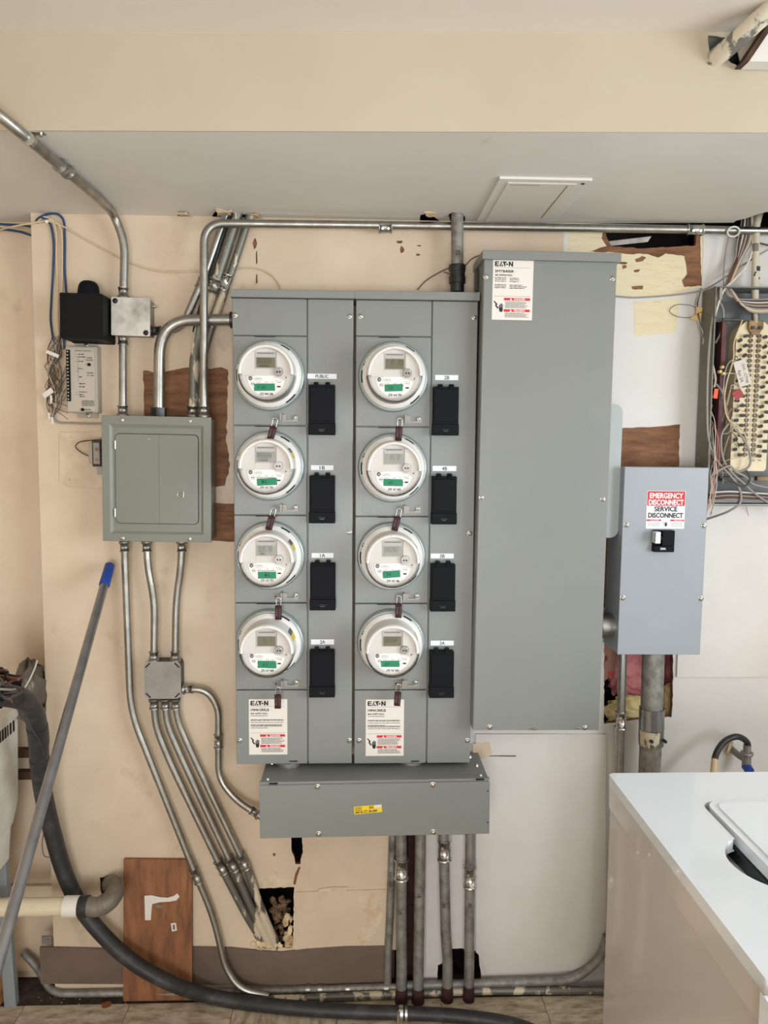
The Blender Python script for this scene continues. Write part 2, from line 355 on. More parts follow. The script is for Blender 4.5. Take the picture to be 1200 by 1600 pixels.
wbk = MB().box(ROOM_L-.1, ADDED_WIN[0], ROOM_B-.1, ROOM_B, -.1, CEIL+.05).box(ADDED_WIN[1], ROOM_R+.1, ROOM_B-.1, ROOM_B, -.1, CEIL+.05).box(ADDED_WIN[0], ADDED_WIN[1], ROOM_B-.1, ROOM_B, -.1, ADDED_WIN[2]).box(ADDED_WIN[0], ADDED_WIN[1], ROOM_B-.1, ROOM_B, ADDED_WIN[3], CEIL+.05)
structure(wbk, 'wall_back', 'cream')
w2f = MB(); 
for a, b in ((ADDED_WIN[0], ADDED_WIN[0]+.05), (ADDED_WIN[1]-.05, ADDED_WIN[1]), ((ADDED_WIN[0]+ADDED_WIN[1])/2-.02, (ADDED_WIN[0]+ADDED_WIN[1])/2+.02)): w2f.box(a, b, ROOM_B-.08, ROOM_B-.03, ADDED_WIN[2], ADDED_WIN[3])
for a, b in ((ADDED_WIN[2], ADDED_WIN[2]+.05), (ADDED_WIN[3]-.05, ADDED_WIN[3])): w2f.box(ADDED_WIN[0], ADDED_WIN[1], ROOM_B-.079, ROOM_B-.031, a, b)
added_win = structure(w2f, 'added_rear_window', 'white_plastic')  # frame of the unseen window added behind the camera to light the lower wall
MB().box(ADDED_WIN[0]+.04, ADDED_WIN[1]-.04, ROOM_B-.058, ROOM_B-.054, ADDED_WIN[2]+.04, ADDED_WIN[3]-.04).build('pane', 'glass', added_win)
structure(MB().box(ROOM_L-.1, ROOM_L, ROOM_B, .25, -.1, CEIL+.05), 'wall_left', 'cream')
wr = MB(); wr.box(ROOM_R, ROOM_R+.12, ROOM_B, WIN[0], -.1, CEIL+.05); wr.box(ROOM_R, ROOM_R+.12, WIN[1], .25, -.1, CEIL+.05)
wr.box(ROOM_R, ROOM_R+.12, WIN[0], WIN[1], -.1, WIN[2]); wr.box(ROOM_R, ROOM_R+.12, WIN[0], WIN[1], WIN[3], CEIL+.05)
structure(wr, 'wall_right', 'offwhite')
wf = MB(); wx = ROOM_R+.03
for a, b in ((WIN[0], WIN[0]+.05), (WIN[1]-.05, WIN[1]), ((WIN[0]+WIN[1])/2-.02, (WIN[0]+WIN[1])/2+.02)): wf.box(wx, wx+.05, a, b, WIN[2], WIN[3])
for a, b in ((WIN[2], WIN[2]+.05), (WIN[3]-.05, WIN[3])): wf.box(wx+.001, wx+.049, WIN[0], WIN[1], a, b)
win = structure(wf, 'window_1', 'white_plastic')
MB().box(wx+.02, wx+.024, WIN[0]+.04, WIN[1]-.04, WIN[2]+.04, WIN[3]-.04).build('pane', 'glass', win)
# soffit: front face (slightly out of square) with a broken corner on the right, underside torn open along the wall
SE0, SE1 = PZ(0, 204, SOFZ), PZ(1200, 207, SOFZ); SK = (SE1.y-SE0.y)/(SE1.x-SE0.x)
def sofy(x): return SE0.y + (x-SE0.x)*SK
CEIL = P(560, 50, -sofy(0)).z
def psof(px, py):
    v = CROT @ Vector(((px-600)/FPX, -(py-800)/FPX, -1.0)); t = (sofy(0) - CAMY)/(v.y - v.x*SK); return Vector((v.x*t, CAMY+v.y*t, CAMZ+v.z*t))
sf_hole = rag([(v.x, v.z) for v in (psof(*p) for p in [(1106, 56), (1150, 60), (1158, 106), (1135, 93), (1108, 92)])], .0015, .009, 5)
tr = plate('trim_1', [(ROOM_L-.05, SOFZ), (ROOM_R+.05, SOFZ), (ROOM_R+.05, CEIL+.02), (ROOM_L-.05, CEIL+.02)], [[(x, min(z, CEIL-.002)) for x, z in sf_hole]], -.003, 0, 'soffit_front', kind='structure')
for v in tr.data.vertices: v.co.y += sofy(v.co.x)
structure(MB().box(ROOM_L-.1, ROOM_R+.1, ROOM_B-.1, -.45, CEIL, CEIL+.1), 'ceiling', 'ceiling')
edge = [(ROOM_R+.05, .012)] + [(v.x, v.y) for v in (PZ(a, b, SOFZ) for a, b in reversed([(275, 342), (279, 333), (290, 332), (298, 337), (300, 344), (333, 344), (332, 336), (337, 330), (350, 331), (362, 332), (372, 336), (386, 335), (400, 336), (408, 341), (411, 346), (655, 349), (657, 336), (668, 334), (676, 337), (684, 343), (690, 347), (703, 349), (700, 336), (706, 332), (722, 333), (727, 340), (726, 350), (1146, 348), (1150, 345), (1170, 340), (1183, 335), (1198, 331), (1212, 334), (1214, 352)]))] + [(XL+.006, .012), (XL+.006, .1), (ROOM_L-.05, .1)]
poly = [(ROOM_L-.05, sofy(ROOM_L-.05)+.003), (ROOM_R+.05, sofy(ROOM_R+.05)+.003)] + edge
structure(MB().prismax(poly, SOFZ, SOFZ+.012, 'z'), 'trim_2', 'soffit_under')
structure(MB().box(ROOM_L-.05, ROOM_R+.05, -.42, .21, SOFZ+.10, SOFZ+.115).box(ROOM_L-.1, ROOM_R+.15, .21, .23, -.1, CEIL+.2).box(ROOM_L-.1, ROOM_R+.15, -.449, .21, CEIL+.1, CEIL+.12).box(ROOM_L-.05, ROOM_R+.05, sofy(0)+.08, sofy(0)+.09, SOFZ+.0125, CEIL+.1), 'cavity_light_block', 'cavity')  # unseen dark boxes added to keep sky light out of the soffit hole
def pz2(pts): return [(v.x, v.y) for v in (PZ(a, b, SOFZ) for a, b in pts)]
# curled flakes of torn paint at the openings
def flake(name, pts, z, lift, label, seed):
    rd = random.Random(seed); out = rag(pz2(pts), .002, .008, seed); n = len(out); mb = MB()
    top = [Vector((x, y, z - rd.uniform(.0, 1)*lift)) for x, y in out]
    mb.add(top + [v + Vector((0, 0, .002)) for v in top], [tuple(range(n)), tuple(range(2*n-1, n-1, -1))] + [(i, (i+1)%n, (i+1)%n+n, i+n) for i in range(n)])
    tag(mb.build(name, 'plaster'), label, 'paint flake')
flake('paint_flake', [(338, 326), (362, 328), (362, 337), (350, 334), (340, 335)], SOFZ-.001, .006, 'torn white paint flake at soffit edge above the bent top conduit', 31)
flake('paint_flake', [(664, 331), (682, 330), (680, 336), (668, 337)], SOFZ-.001, .005, 'torn pale paint flake left of the marked vertical riser', 32)
flake('paint_flake', [(386, 333), (400, 332), (410, 339), (398, 338)], SOFZ-.001, .005, 'small torn paint flake right of the slanted pipes at soffit', 33)
flake('paint_flake', [(272, 331), (290, 329), (301, 338), (290, 335)], SOFZ-.001, .006, 'curled peeling paint flake left of the slanted pipes at soffit', 34)
# access hatch
hp = [PZ(a, b, SOFZ-.001) for a, b in ((771, 276), (912, 278), (880, 344), (752, 344))]
hx0, hx1 = (hp[0].x+hp[3].x)/2, (hp[1].x+hp[2].x)/2; hy0, hy1 = (hp[0].y+hp[1].y)/2, (hp[2].y+hp[3].y)/2
ha = empty('access_hatch', ((hx0+hx1)/2, (hy0+hy1)/2, SOFZ), 0, 'flat painted access panel on the soffit underside above the tall cabinet', 'hatch')
w2, l2 = (hx1-hx0)/2, (hy1-hy0)/2
fr = MB().box(-w2, w2, -l2, l2, -.006, 0).build('frame', 'soffit_under', ha, bev=.001)
MB().box(-w2+.022, w2-.03, -l2+.02, l2-.012, -.0085, -.006).build('door', 'ceiling', ha, bev=.0015)
MB().cyl((w2-.016, -l2+.02, -.008), (w2-.016, -l2+.02, -.0055), .004, seg=10).build('latch', 'dark_steel', ha)
MB().box(w2-.05, w2-.048, -l2+.03, l2-.05, -.0092, -.0085).box(-w2+.03, -w2+.10, -l2+.03, -l2+.0315, -.0092, -.0085).build('pencil_mark', 'dim_ink', ha)

# front wall: painted facing over brown sheathing, cavity behind. Openings go through both.
def Q(pts): return [(x, min(max(z, .004), ZT-.006)) for x, z in px2(pts, 0)]
ZT = SOFZ
op_top = rag(Q([(946, 354), (1000, 353), (1089, 353), (1088, 383), (1050, 385), (1005, 388), (955, 384), (948, 370)]), .0015, .012, 21)
op_ins = rag(Q([(944, 978), (1051, 978), (1052, 1060), (1050, 1120), (1010, 1123), (944, 1131)]), .0015, .012, 22)
op_low = rag(Q([(398, 1388), (459, 1386), (459, 1440), (457, 1482), (415, 1482), (398, 1466), (386, 1432), (392, 1410)]), .002, .009, 23)
op_crk = rag(Q([(454, 1300), (471, 1300), (473, 1332), (469, 1350), (462, 1350), (455, 1325)]), .0015, .009, 24)
op_elb = rag(Q([(156, 1372), (170, 1367), (186, 1372), (188, 1388), (184, 1412), (176, 1420), (158, 1396)]), .0015, .009, 25)
op_slt = Q([(634, 1296), (650, 1296), (650, 1548), (604, 1549), (601, 1520), (604, 1494), (612, 1484), (632, 1484)])
op_btm = rag(Q([(684, 1500), (700, 1481), (722, 1480), (728, 1486), (748, 1486), (751, 1520), (752, 1550), (684, 1549)]), .0015, .01, 26)
THRU = [op_top, op_ins, op_low, op_crk, op_elb, op_slt, op_btm]
peel = [rag(Q([(224, 578), (246, 584), (285, 574), (330, 577), (345, 575), (357, 577), (354, 690), (359, 726), (352, 760), (300, 765), (228, 765), (226, 640)]), .0025, .012, 41),
        rag(Q([(300, 782), (366, 787), (380, 790), (380, 846), (300, 845)]), .002, .02, 42)]
spots = []
rs = random.Random(9)
for cx, cy, w, h in ((624, 378, 6, 3), (628, 390, 4, 6), (653, 398, 5, 2), (655, 384, 3, 1.5), (398, 380, 3.5, 9), (401, 402, 1.6, 14), (401, 436, 1.8, 10), (428, 1335, 2.5, 3)):
    spots.append(Q([(cx+w*math.cos(t)*rs.uniform(.6, 1.2), cy+h*math.sin(t)*rs.uniform(.6, 1.2)) for t in [k*2*math.pi/10 for k in range(10)]]))
# wall facing split: cream paint on the left, off-white on the right
ZT = SOFZ
cuts_t, cuts_b = P(882, 345, 0).x, P(655, 1400, 0).x
cream_out = [(XL, 0), (cuts_b, 0), (cuts_b, P(655, 900, 0).z), (cuts_t, P(880, 600, 0).z), (cuts_t, ZT), (XL, ZT)]
sub = plate('wall_front', [(XL+.0005, 0.0), (XR, 0.0), (XR, ZT-.0005), (XL+.0005, ZT-.0005)], THRU, -.016, -.0035, 'sheathing', kind='structure')
spots.append(Q([(466, 1355), (470, 1354), (465, 1368), (462, 1382), (458, 1382), (461, 1366)]))
fa = plate('facing', cream_out, [h for h in THRU if h not in (op_top, op_ins, op_btm, op_slt)] + [Q([(634, 1296), (649.5, 1296), (649.5, 1548), (604, 1549), (601, 1520), (604, 1494), (612, 1484), (632, 1484)])] + peel + spots, -.0035, 0, 'cream', sub)
yl_out = rag(Q([(887, 351), (1099, 349), (1098, 400), (1097, 447), (1050, 462), (965, 464), (940, 464), (887, 464)]), .0012, .015, 51)
white_peel = rag(Q([(962, 669), (1062, 664), (1061, 760), (1061, 950), (930, 950), (930, 669)]), .002, .015, 52)
white_out = [(cuts_b, 0), (XR, 0), (XR, ZT), (cuts_t, ZT), (cuts_t, P(880, 600, 0).z), (cuts_b, P(655, 900, 0).z)]
plate('facing', white_out, [op_btm, yl_out, white_peel, op_ins], -.0035, 0, 'offwhite', sub, label='off-white painted facing')
yl_spots = [rag(Q(p), .0012, .008, 60+i) for i, p in enumerate([
    [(920, 392), (950, 389), (985, 391), (1040, 390), (1088, 386), (1089, 358), (1097, 358), (1097.5, 446), (1070, 448), (1068, 440), (1076, 430), (1072, 420), (1076, 402), (1040, 402), (1030, 397), (985, 398), (960, 394), (925, 394)],
    [(992, 405), (1004, 400), (1010, 402), (1004, 408), (994, 410)], [(966, 408), (981, 410), (980, 413), (966, 412)],
    [(972, 414), (978, 414), (980, 418), (974, 420)], [(990, 422), (1001, 421), (998, 425), (991, 425)],
    [(987, 447), (1005, 446), (1004, 452), (988, 452)], [(890, 353), (940, 352), (943, 357), (900, 358), (891, 357)], [(936, 374), (952, 372), (950, 382), (940, 381)]])]
plate('old_paint_layer', yl_out, [rag(Q([(944, 354), (1094, 354), (1096.5, 446), (1070, 448), (1066, 438), (1074, 428), (1070, 400), (1040, 396), (1028, 402), (1010, 396), (985, 397), (950, 394), (922, 393), (936, 388), (948, 384), (940, 372)]), .0012, .008, 59)] + yl_spots[1:-1], -.0034, -.0012, 'yellow_paint', sub, label='old yellow paint on rough boards')
plate('chipped_patch', rag(Q([(403, 1372), (418, 1366), (424, 1357), (433, 1362), (437, 1372), (456, 1374), (455, 1384), (404, 1384)]), .0015, .007, 72), [], 0, .0005, 'tan_chip', sub)
plate('chipped_patch', rag(Q([(560, 1400), (590, 1394), (600, 1420), (592, 1450), (575, 1470), (560, 1478), (556, 1466), (574, 1440), (566, 1420)]), .003, .006, 73), [], .003, .0034, 'tan_chip', sub)
plate('chipped_patch', rag(Q([(496, 1389), (520, 1385), (545, 1386), (540, 1391), (498, 1392)]), .001, .006, 74), [], .003, .0034, 'tan_chip', sub)
plate('paint_patch', rag(Q([(990, 472), (1062, 466), (1056, 520), (992, 525)]), .001, .01, 71), [], 0, .0006, 'yellow_paint', sub, label='faded yellow rectangle')
# recessed wall on the left, its return and lower boards
structure(MB().box(ROOM_L, XL+.3, .085, .10, 0, ZT), 'wall_alcove', 'cream')
structure(MB().box(XL, XL+.012, .0165, .085, 0.0, ZT), 'trim_4', 'cream')
structure(MB().box(XL+.3, XR, .17, .2, 0, ZT+.1), 'trim_5', 'cavity')
z1, z2, z3, z4 = P(30, 1168, -.08).z, P(30, 1180, -.08).z, P(30, 1202, -.08).z, P(30, 1214, -.08).z
structure(MB().box(ROOM_L, XL-.001, .06, .085, z2, z1).box(ROOM_L, XL-.001, .06, .085, z4, z3), 'trim_6', 'dark_wood')
structure(MB().box(ROOM_L, XL-.001, .07, .085, P(30, 1515, -.08).z, P(30, 1382, -.08).z), 'trim_7', 'cream', bev=.002)
# studs seen in the cavities
st = MB()
for a in (600, 668, 905, 1090, 1096): x = P(a, 1100, 0).x; st.box(x, x+.038, .02, .11, 0, ZT)
structure(st, 'trim_8', 'dark_wood')
# boards proud of the wall
b1 = Q([(743, 1146), (946, 1146), (946, 1440), (943, 1462), (935, 1484), (920, 1503), (895, 1514), (760, 1519), (755, 1505), (748, 1490), (743, 1486)])
tag(plate('wall_board', b1, [], .0005, .006, 'white_board'), 'large white painted board with a rounded lower right corner below the tall cabinet', 'board')
tag(plate('wall_board', Q([(665, 1303), (734, 1303), (734, 1486), (722, 1480), (700, 1481), (690, 1504), (665, 1514)]), [], .0005, .005, 'white_board'), 'narrow pale board behind the capped conduits below the wide trough', 'board')
tag(plate('wall_board', rag(Q([(462, 1393), (609, 1389), (610, 1482), (461, 1484)]), .0006, .02, 81), [], .0003, .003, 'cream'), 'stained cream board right of the square wall hole', 'board')
tag(plate('wall_board', [(P(1056, 1057, 0).x, P(1056, 1057, 0).z), (XR, P(1056, 1057, 0).z), (XR, P(1100, 790, 0).z), (P(1056, 1057, 0).x, P(1100, 790, 0).z)], [], .0005, .007, 'white_board'), 'upper white wall board under the telephone cabinet', 'board')
tag(plate('wall_board', Q([(959, 1132), (965, 1132), (965, 1245), (959, 1245)]), [], 0.0005, .012, 'offwhite'), 'narrow painted batten behind the thin conduit beside the washer', 'board')
# raised plaster patch left of the small panel
tag(plate('plaster_patch', rag(Q([(94, 676), (165, 674), (165, 760), (110, 762), (94, 754)]), .0008, .012, 83), [], .0002, .0035, 'stained'), 'raised stained plaster patch left of the small breaker panel', 'plaster patch')
# insulation and rubble inside the openings
def lump(name, px, py, w, h, dpt, thick, m, label, cat, seed, amp=.35, parent=None, nu=16, nv=11, sq=1.0):
    rd = random.Random(seed); c = P(px, py, dpt); W_, H_ = w*2.2/1200, h*2.2/1200; mb = MB(); vs = []
    f = lambda t: math.copysign(abs(t)**sq, t)
    for j in range(nv):
        for i in range(nu):
            u = 2*math.pi*i/nu; v = math.pi*(j+.5)/nv
            k = 1 + amp*(rd.random()-.5)
            vs.append(Vector((c.x + W_/2*f(math.cos(u))*f(math.sin(v))*k, c.y + thick/2*f(math.sin(u))*f(math.sin(v))*k, c.z + H_/2*f(math.cos(v))*k)))
    mb.add(vs, [(j*nu+i, j*nu+(i+1)%nu, (j+1)*nu+(i+1)%nu, (j+1)*nu+i) for j in range(nv-1) for i in range(nu)] + [tuple(range(nu)), tuple(range((nv-1)*nu, nv*nu))], sq == 1.0)
    o = mb.build(name, m, parent)
    if label: tag(o, label, cat)
    return o
def batt(px, py, w, h, dpt, thick, m, label, seed, amp):
    return lump('insulation_batt', px, py, w, h, dpt, thick, m, label, 'insulation', seed, amp, nu=30, nv=22, sq=.75)
batt(990, 1040, 84, 110, -.085, .05, 'pink', 'pink fibreglass insulation in the opening between conduit and cabinet', 1, .22)
batt(1049, 1035, 22, 90, -.085, .05, 'pink', 'pink insulation right of the large conduit', 2, .2)
batt(988, 1113, 88, 50, -.045, .03, 'yellowins', 'yellow fluffy insulation at the bottom of the wall opening', 3, .3)
batt(1046, 1096, 20, 56, -.045, .03, 'yellowins', 'yellow insulation right of the large conduit', 4, .3)
fp = MB().hexa([P(940, 990, -.03), P(962, 1000, -.03), P(962, 1050, -.03), P(940, 1068, -.03)], [P(940, 990, -.034), P(962, 1000, -.034), P(962, 1050, -.034), P(940, 1068, -.034)]).build('insulation_facing', 'paper_red')
tag(fp, 'brown paper insulation facing with red print beside the tall cabinet', 'insulation')
MB().text('ED', *(lambda v: (v.x, v.z))(P(955, 1052, -.03)), .012, -.0297, bold=.03).build('lettering', 'red', fp)
rub = random.Random(12)
def heap(items, name, m, label, seed):
    rd = random.Random(seed); mb = MB()
    for a, b, w, h, dp, th in items:
        c = P(a, b, dp); k = 2.2/1200; vs = []
        for j in range(5):
            for i in range(8):
                u = 2*math.pi*i/8; v = math.pi*(j+.5)/5; q = 1+.6*(rd.random()-.5)
                vs.append(Vector((c.x+w*k/2*math.cos(u)*math.sin(v)*q, c.y+th/2*math.sin(u)*math.sin(v)*q, c.z+h*k/2*math.cos(v)*q)))
        mb.add(vs, [(j*8+i, j*8+(i+1)%8, (j+1)*8+(i+1)%8, (j+1)*8+i) for j in range(4) for i in range(8)] + [tuple(range(8)), tuple(range(32, 40))])
    tag(mb.build(name, m), label, 'rubble', None, 'stuff')
heap([(rub.uniform(426, 452), rub.uniform(1404, 1470), rub.uniform(6, 14), rub.uniform(5, 11), -.035-rub.random()*.02, .02) for _ in range(60)], 'wall_rubble', 'rubble_tan', 'brown rubble inside the square hole low on the wall', 1)
heap([(rub.uniform(446, 456), rub.uniform(1430, 1480), rub.uniform(6, 12), rub.uniform(8, 16), -.012, .02) for _ in range(16)] + [(rub.uniform(388, 440), 1476+rub.uniform(-4, 7), rub.uniform(4, 9), rub.uniform(4, 8), .003, .008) for _ in range(22)] + [(392+k*3, 1440+k*6, 6, 9, -.004, .01) for k in range(6)], 'broken_plaster', 'plaster', 'broken cream plaster along the lower edge of the square wall hole', 2)
lath = MB().hexa([P(951, 377, -.03), P(1018, 369, -.03), P(1012, 378, -.03), P(955, 384, -.03)], [P(951, 377, -.05), P(1018, 369, -.05), P(1012, 378, -.05), P(955, 384, -.05)]).build('plaster_scrap', 'cast')
tag(lath, 'grey jagged scrap lying in the upper wall opening', 'rubble')
# cove base with wavy top
top = [(63, 1478), (110, 1479), (180, 1481), (250, 1480), (310, 1478), (360, 1479), (410, 1484), (440, 1486), (480, 1481), (540, 1477), (606, 1476)]
bot = [(606, 1534), (400, 1538), (300, 1536), (65, 1535)]
bb = MB().prism(Q(top + bot), 0, -.006)
structure(bb, 'baseboard_front', 'cove', bev=.001)
# ------------------------------------------------------------------ lamp (behind the camera)
lp = empty('ceiling_lamp', (-.75, -2.75, CEIL), 0, 'round ceiling lamp with a pale diffuser behind the camera', 'lamp')
MB().cyl((0,0,0), (0,0,-.03), .2, seg=32).build('base', 'white_plastic', lp)
lg = bpy.data.materials.new('lit_diffuser'); lg.use_nodes = True; lg.node_tree.nodes['Principled BSDF'].inputs['Emission Color'].default_value = (1, .86, .68, 1); lg.node_tree.nodes['Principled BSDF'].inputs['Emission Strength'].default_value = 3
MB().cyl((0,0,-.03), (0,0,-.055), .19, .15, seg=32).build('diffuser', lg, lp)
# ------------------------------------------------------------------ small shared pieces
def mk_screw():
    mb = MB().lathe([(0, .0042), (.0022, .0038), (.0044, .0024), (.0052, .0008), (.0052, 0)], seg=14)
    mb.lathe([(.0052, .0006), (.0072, .0005), (.0072, 0)], seg=14)
    mb.box(-.0032, .0032, -.0046, -.0034, -.0005, .0005); return mb
_scr = {}
def screw(parent, x, z, d, m='steel', k=1.0):
    if m not in _scr:
        o = mk_screw().build('screw', m, parent); _scr[m] = o
    else:
        o = _scr[m].copy(); COL.objects.link(o); o.parent = parent
    o.location = (x, -d, z); o.rotation_euler = (0, random.uniform(0, 3), 0); o.scale = (k, k, k); return o
def conduit(name, pts, r, m, label, cat='conduit', group=None, rad=.06, seg=14, smooth=False, marks=None):
    path = catmull(pts, 8) if smooth else rounded(pts, rad)
    o = MB().tube(path, r, seg).build(name, m); tag(o, label, cat, group); o['_'] = 0; del o['_']; return o
def along(a, b, t): return Vector(a).lerp(Vector(b), t)
def coupling(parent, a, b, r, m='steel', name='coupling', screws=True, side=None):
    a, b = Vector(a), Vector(b); t = (b-a).normalized(); L = (b-a).length; mb = MB()
    mb.tube([a, a+t*L*.08, a+t*L*.081, b-t*L*.081, b-t*L*.08, b], r, 16, True, [r*1.18, r*1.18, r, r, r*1.18, r*1.18])
    mb.tube([a.lerp(b, .48), a.lerp(b, .52)], r*1.08, 16)
    o = mb.build(name, m, parent)
    if screws:
        n = Vector((0, -1, 0)); n = (n - t*n.dot(t)).normalized(); q = t.cross(n)
        s_ = MB()
        for f in (.27, .73):
            c_ = a.lerp(b, f) + (n*.92 + q*.35).normalized()*r
            s_.cyl(c_, c_ + (n*.92 + q*.35).normalized()*.005, .0036, seg=10)
        s_.build('set_screw', 'steel', o)
    return o
def connector(parent, p, t, r, m='steel', L=.028, name='connector'):
    p, t = Vector(p), Vector(t).normalized(); mb = MB()
    mb.tube([p, p+t*.006, p+t*.0061, p+t*(L-.004), p+t*(L-.0039), p+t*L], r, 16, True, [r*1.55, r*1.55, r*1.22, r*1.22, r*1.38, r*1.38])
    n = Vector((0, -1, 0)); n = (n - t*n.dot(t)).normalized()
    mb.cyl(p+t*L*.55+n*r*1.1, p+t*L*.55+n*(r*1.2+.006), .0035, seg=8)
    return mb.build(name, m, parent)
# ------------------------------------------------------------------ labels
def warning_label(parent, x0, x1, z0, z1, d, model, amps, seed, lines2=True):
    w, h = x1-x0, z1-z0; rd = random.Random(seed); e = d+.0004
    pl = MB().box(x0, x1, -d, -d+.0003, z0, z1).build('warning_label', 'label', parent)
    X = lambda u: x0+u*w
    Z = lambda v: z1-v*h
    t = MB()
    # brand mark: E A T (dot) N built from its own shapes
    bx, by, bh = X(.045), Z(.028), h*.082; u = bh
    def rec(a, b, c, f): t.quad(bx+a*u, bx+b*u, by-c*u, by-f*u, e)
    rec(0, .32, 1, 0); rec(.32, .86, .22, 0); rec(.32, .80, .60, .40); rec(.32, .86, 1, .78)
    t.add([Vector((bx+p*u, -e, by-q*u)) for p, q in ((.92, 1), (1.30, 0), (1.52, 0), (1.16, 1))], [(0,1,2,3)])
    t.add([Vector((bx+p*u, -e, by-q*u)) for p, q in ((1.30, 1), (1.50, .52), (1.76, 1))], [(0,1,2)])
    rec(1.62, 2.44, .24, 0); t.add([Vector((bx+p*u, -e, by-q*u)) for p, q in ((1.72, .24), (2.18, .24), (2.18, 1), (1.98, 1))], [(0,1,2,3)])
    t.disc(bx+2.52*u, by-.56*u, e, .19*u, 14)
    rec(2.86, 3.14, 1, 0); rec(3.50, 3.78, 1, 0); t.add([Vector((bx+p*u, -e, by-q*u)) for p, q in ((3.14, 0), (3.5, .62), (3.5, 1), (3.14, .5))], [(0,1,2,3)])
    t.text(model, X(.05), Z(.19), h*.042, e, w=w*.47, al='l', bold=.03)
    t.text(amps, X(.05), Z(.255), h*.03, e, w=w*.44, al='l', bold=.02)
    for v in ((.305, .33, .36, .42, .445, .47) if lines2 else (.30, .37, .385, .42, .46, .475, .49, .52)):
        if lines2: t.lines(X(.05), X(.33), Z(v), h*.011, e, rd); t.lines(X(.42), X(.42+rd.uniform(.2, .44)), Z(v+.005), h*.011, e, rd)
        else: t.lines(X(.05), X(rd.choice([.9, .86, .5])), Z(v), h*.009, e, rd)
    t.quad(X(.04), X(.94), Z(.132), Z(.129), e); t.quad(X(.04), X(.94), Z(.607), Z(.604), e)
    for v in [.70+.0165*k for k in range(7)] + [.888+.0165*k for k in range(5)]:
        t.lines(X(.32), X(rd.uniform(.8, .94)), Z(v), h*.007, e, rd)
    # shock hazard pictogram: wire and raised hand
    cx, cy = X(.215), Z(.78)
    t.prism([(cx-.05*w, cy-.02*h), (cx+.055*w, cy-.02*h), (cx+.045*w, cy-.075*h), (cx+.01*w, cy-.095*h), (cx-.03*w, cy-.08*h)], -e, -e+.00005)
    for k, (a, b) in enumerate(((-.045, .035), (-.02, .06), (.006, .065), (.03, .05))): t.quad(cx+a*w, cx+(a+.019)*w, cy-.02*h, cy+b*h*.8, e)
    t.add([Vector((a, -e, b)) for a, b in ((X(.03), Z(.69)), (X(.055), Z(.685)), (X(.13), Z(.735)), (X(.115), Z(.765)), (X(.165), Z(.80)), (X(.13), Z(.815)), (X(.075), Z(.765)), (X(.09), Z(.74)))], [(0,1,2,3),(3,4,5,6),(3,6,7)])
    t.build('lettering', 'ink', pl)
    r_ = MB().quad(X(.29), X(.94), Z(.675), Z(.632), e).quad(X(.29), X(.94), Z(.865), Z(.822), e).build('red_band', 'red', pl)
    wt = MB().text('DANGER', X(.68), Z(.653), h*.03, e+.0003, w=w*.27, bold=.03).text('PELIGRO', X(.68), Z(.843), h*.03, e+.0003, w=w*.27, bold=.03)
    for v in (.67, .86): wt.add([Vector((X(.46), -e-.0003, Z(v-.035))), Vector((X(.435), -e-.0003, Z(v))), Vector((X(.49), -e-.0003, Z(v)))], [(0,1,2)])
    wt.build('band_lettering', 'white_ink', pl)
    return pl
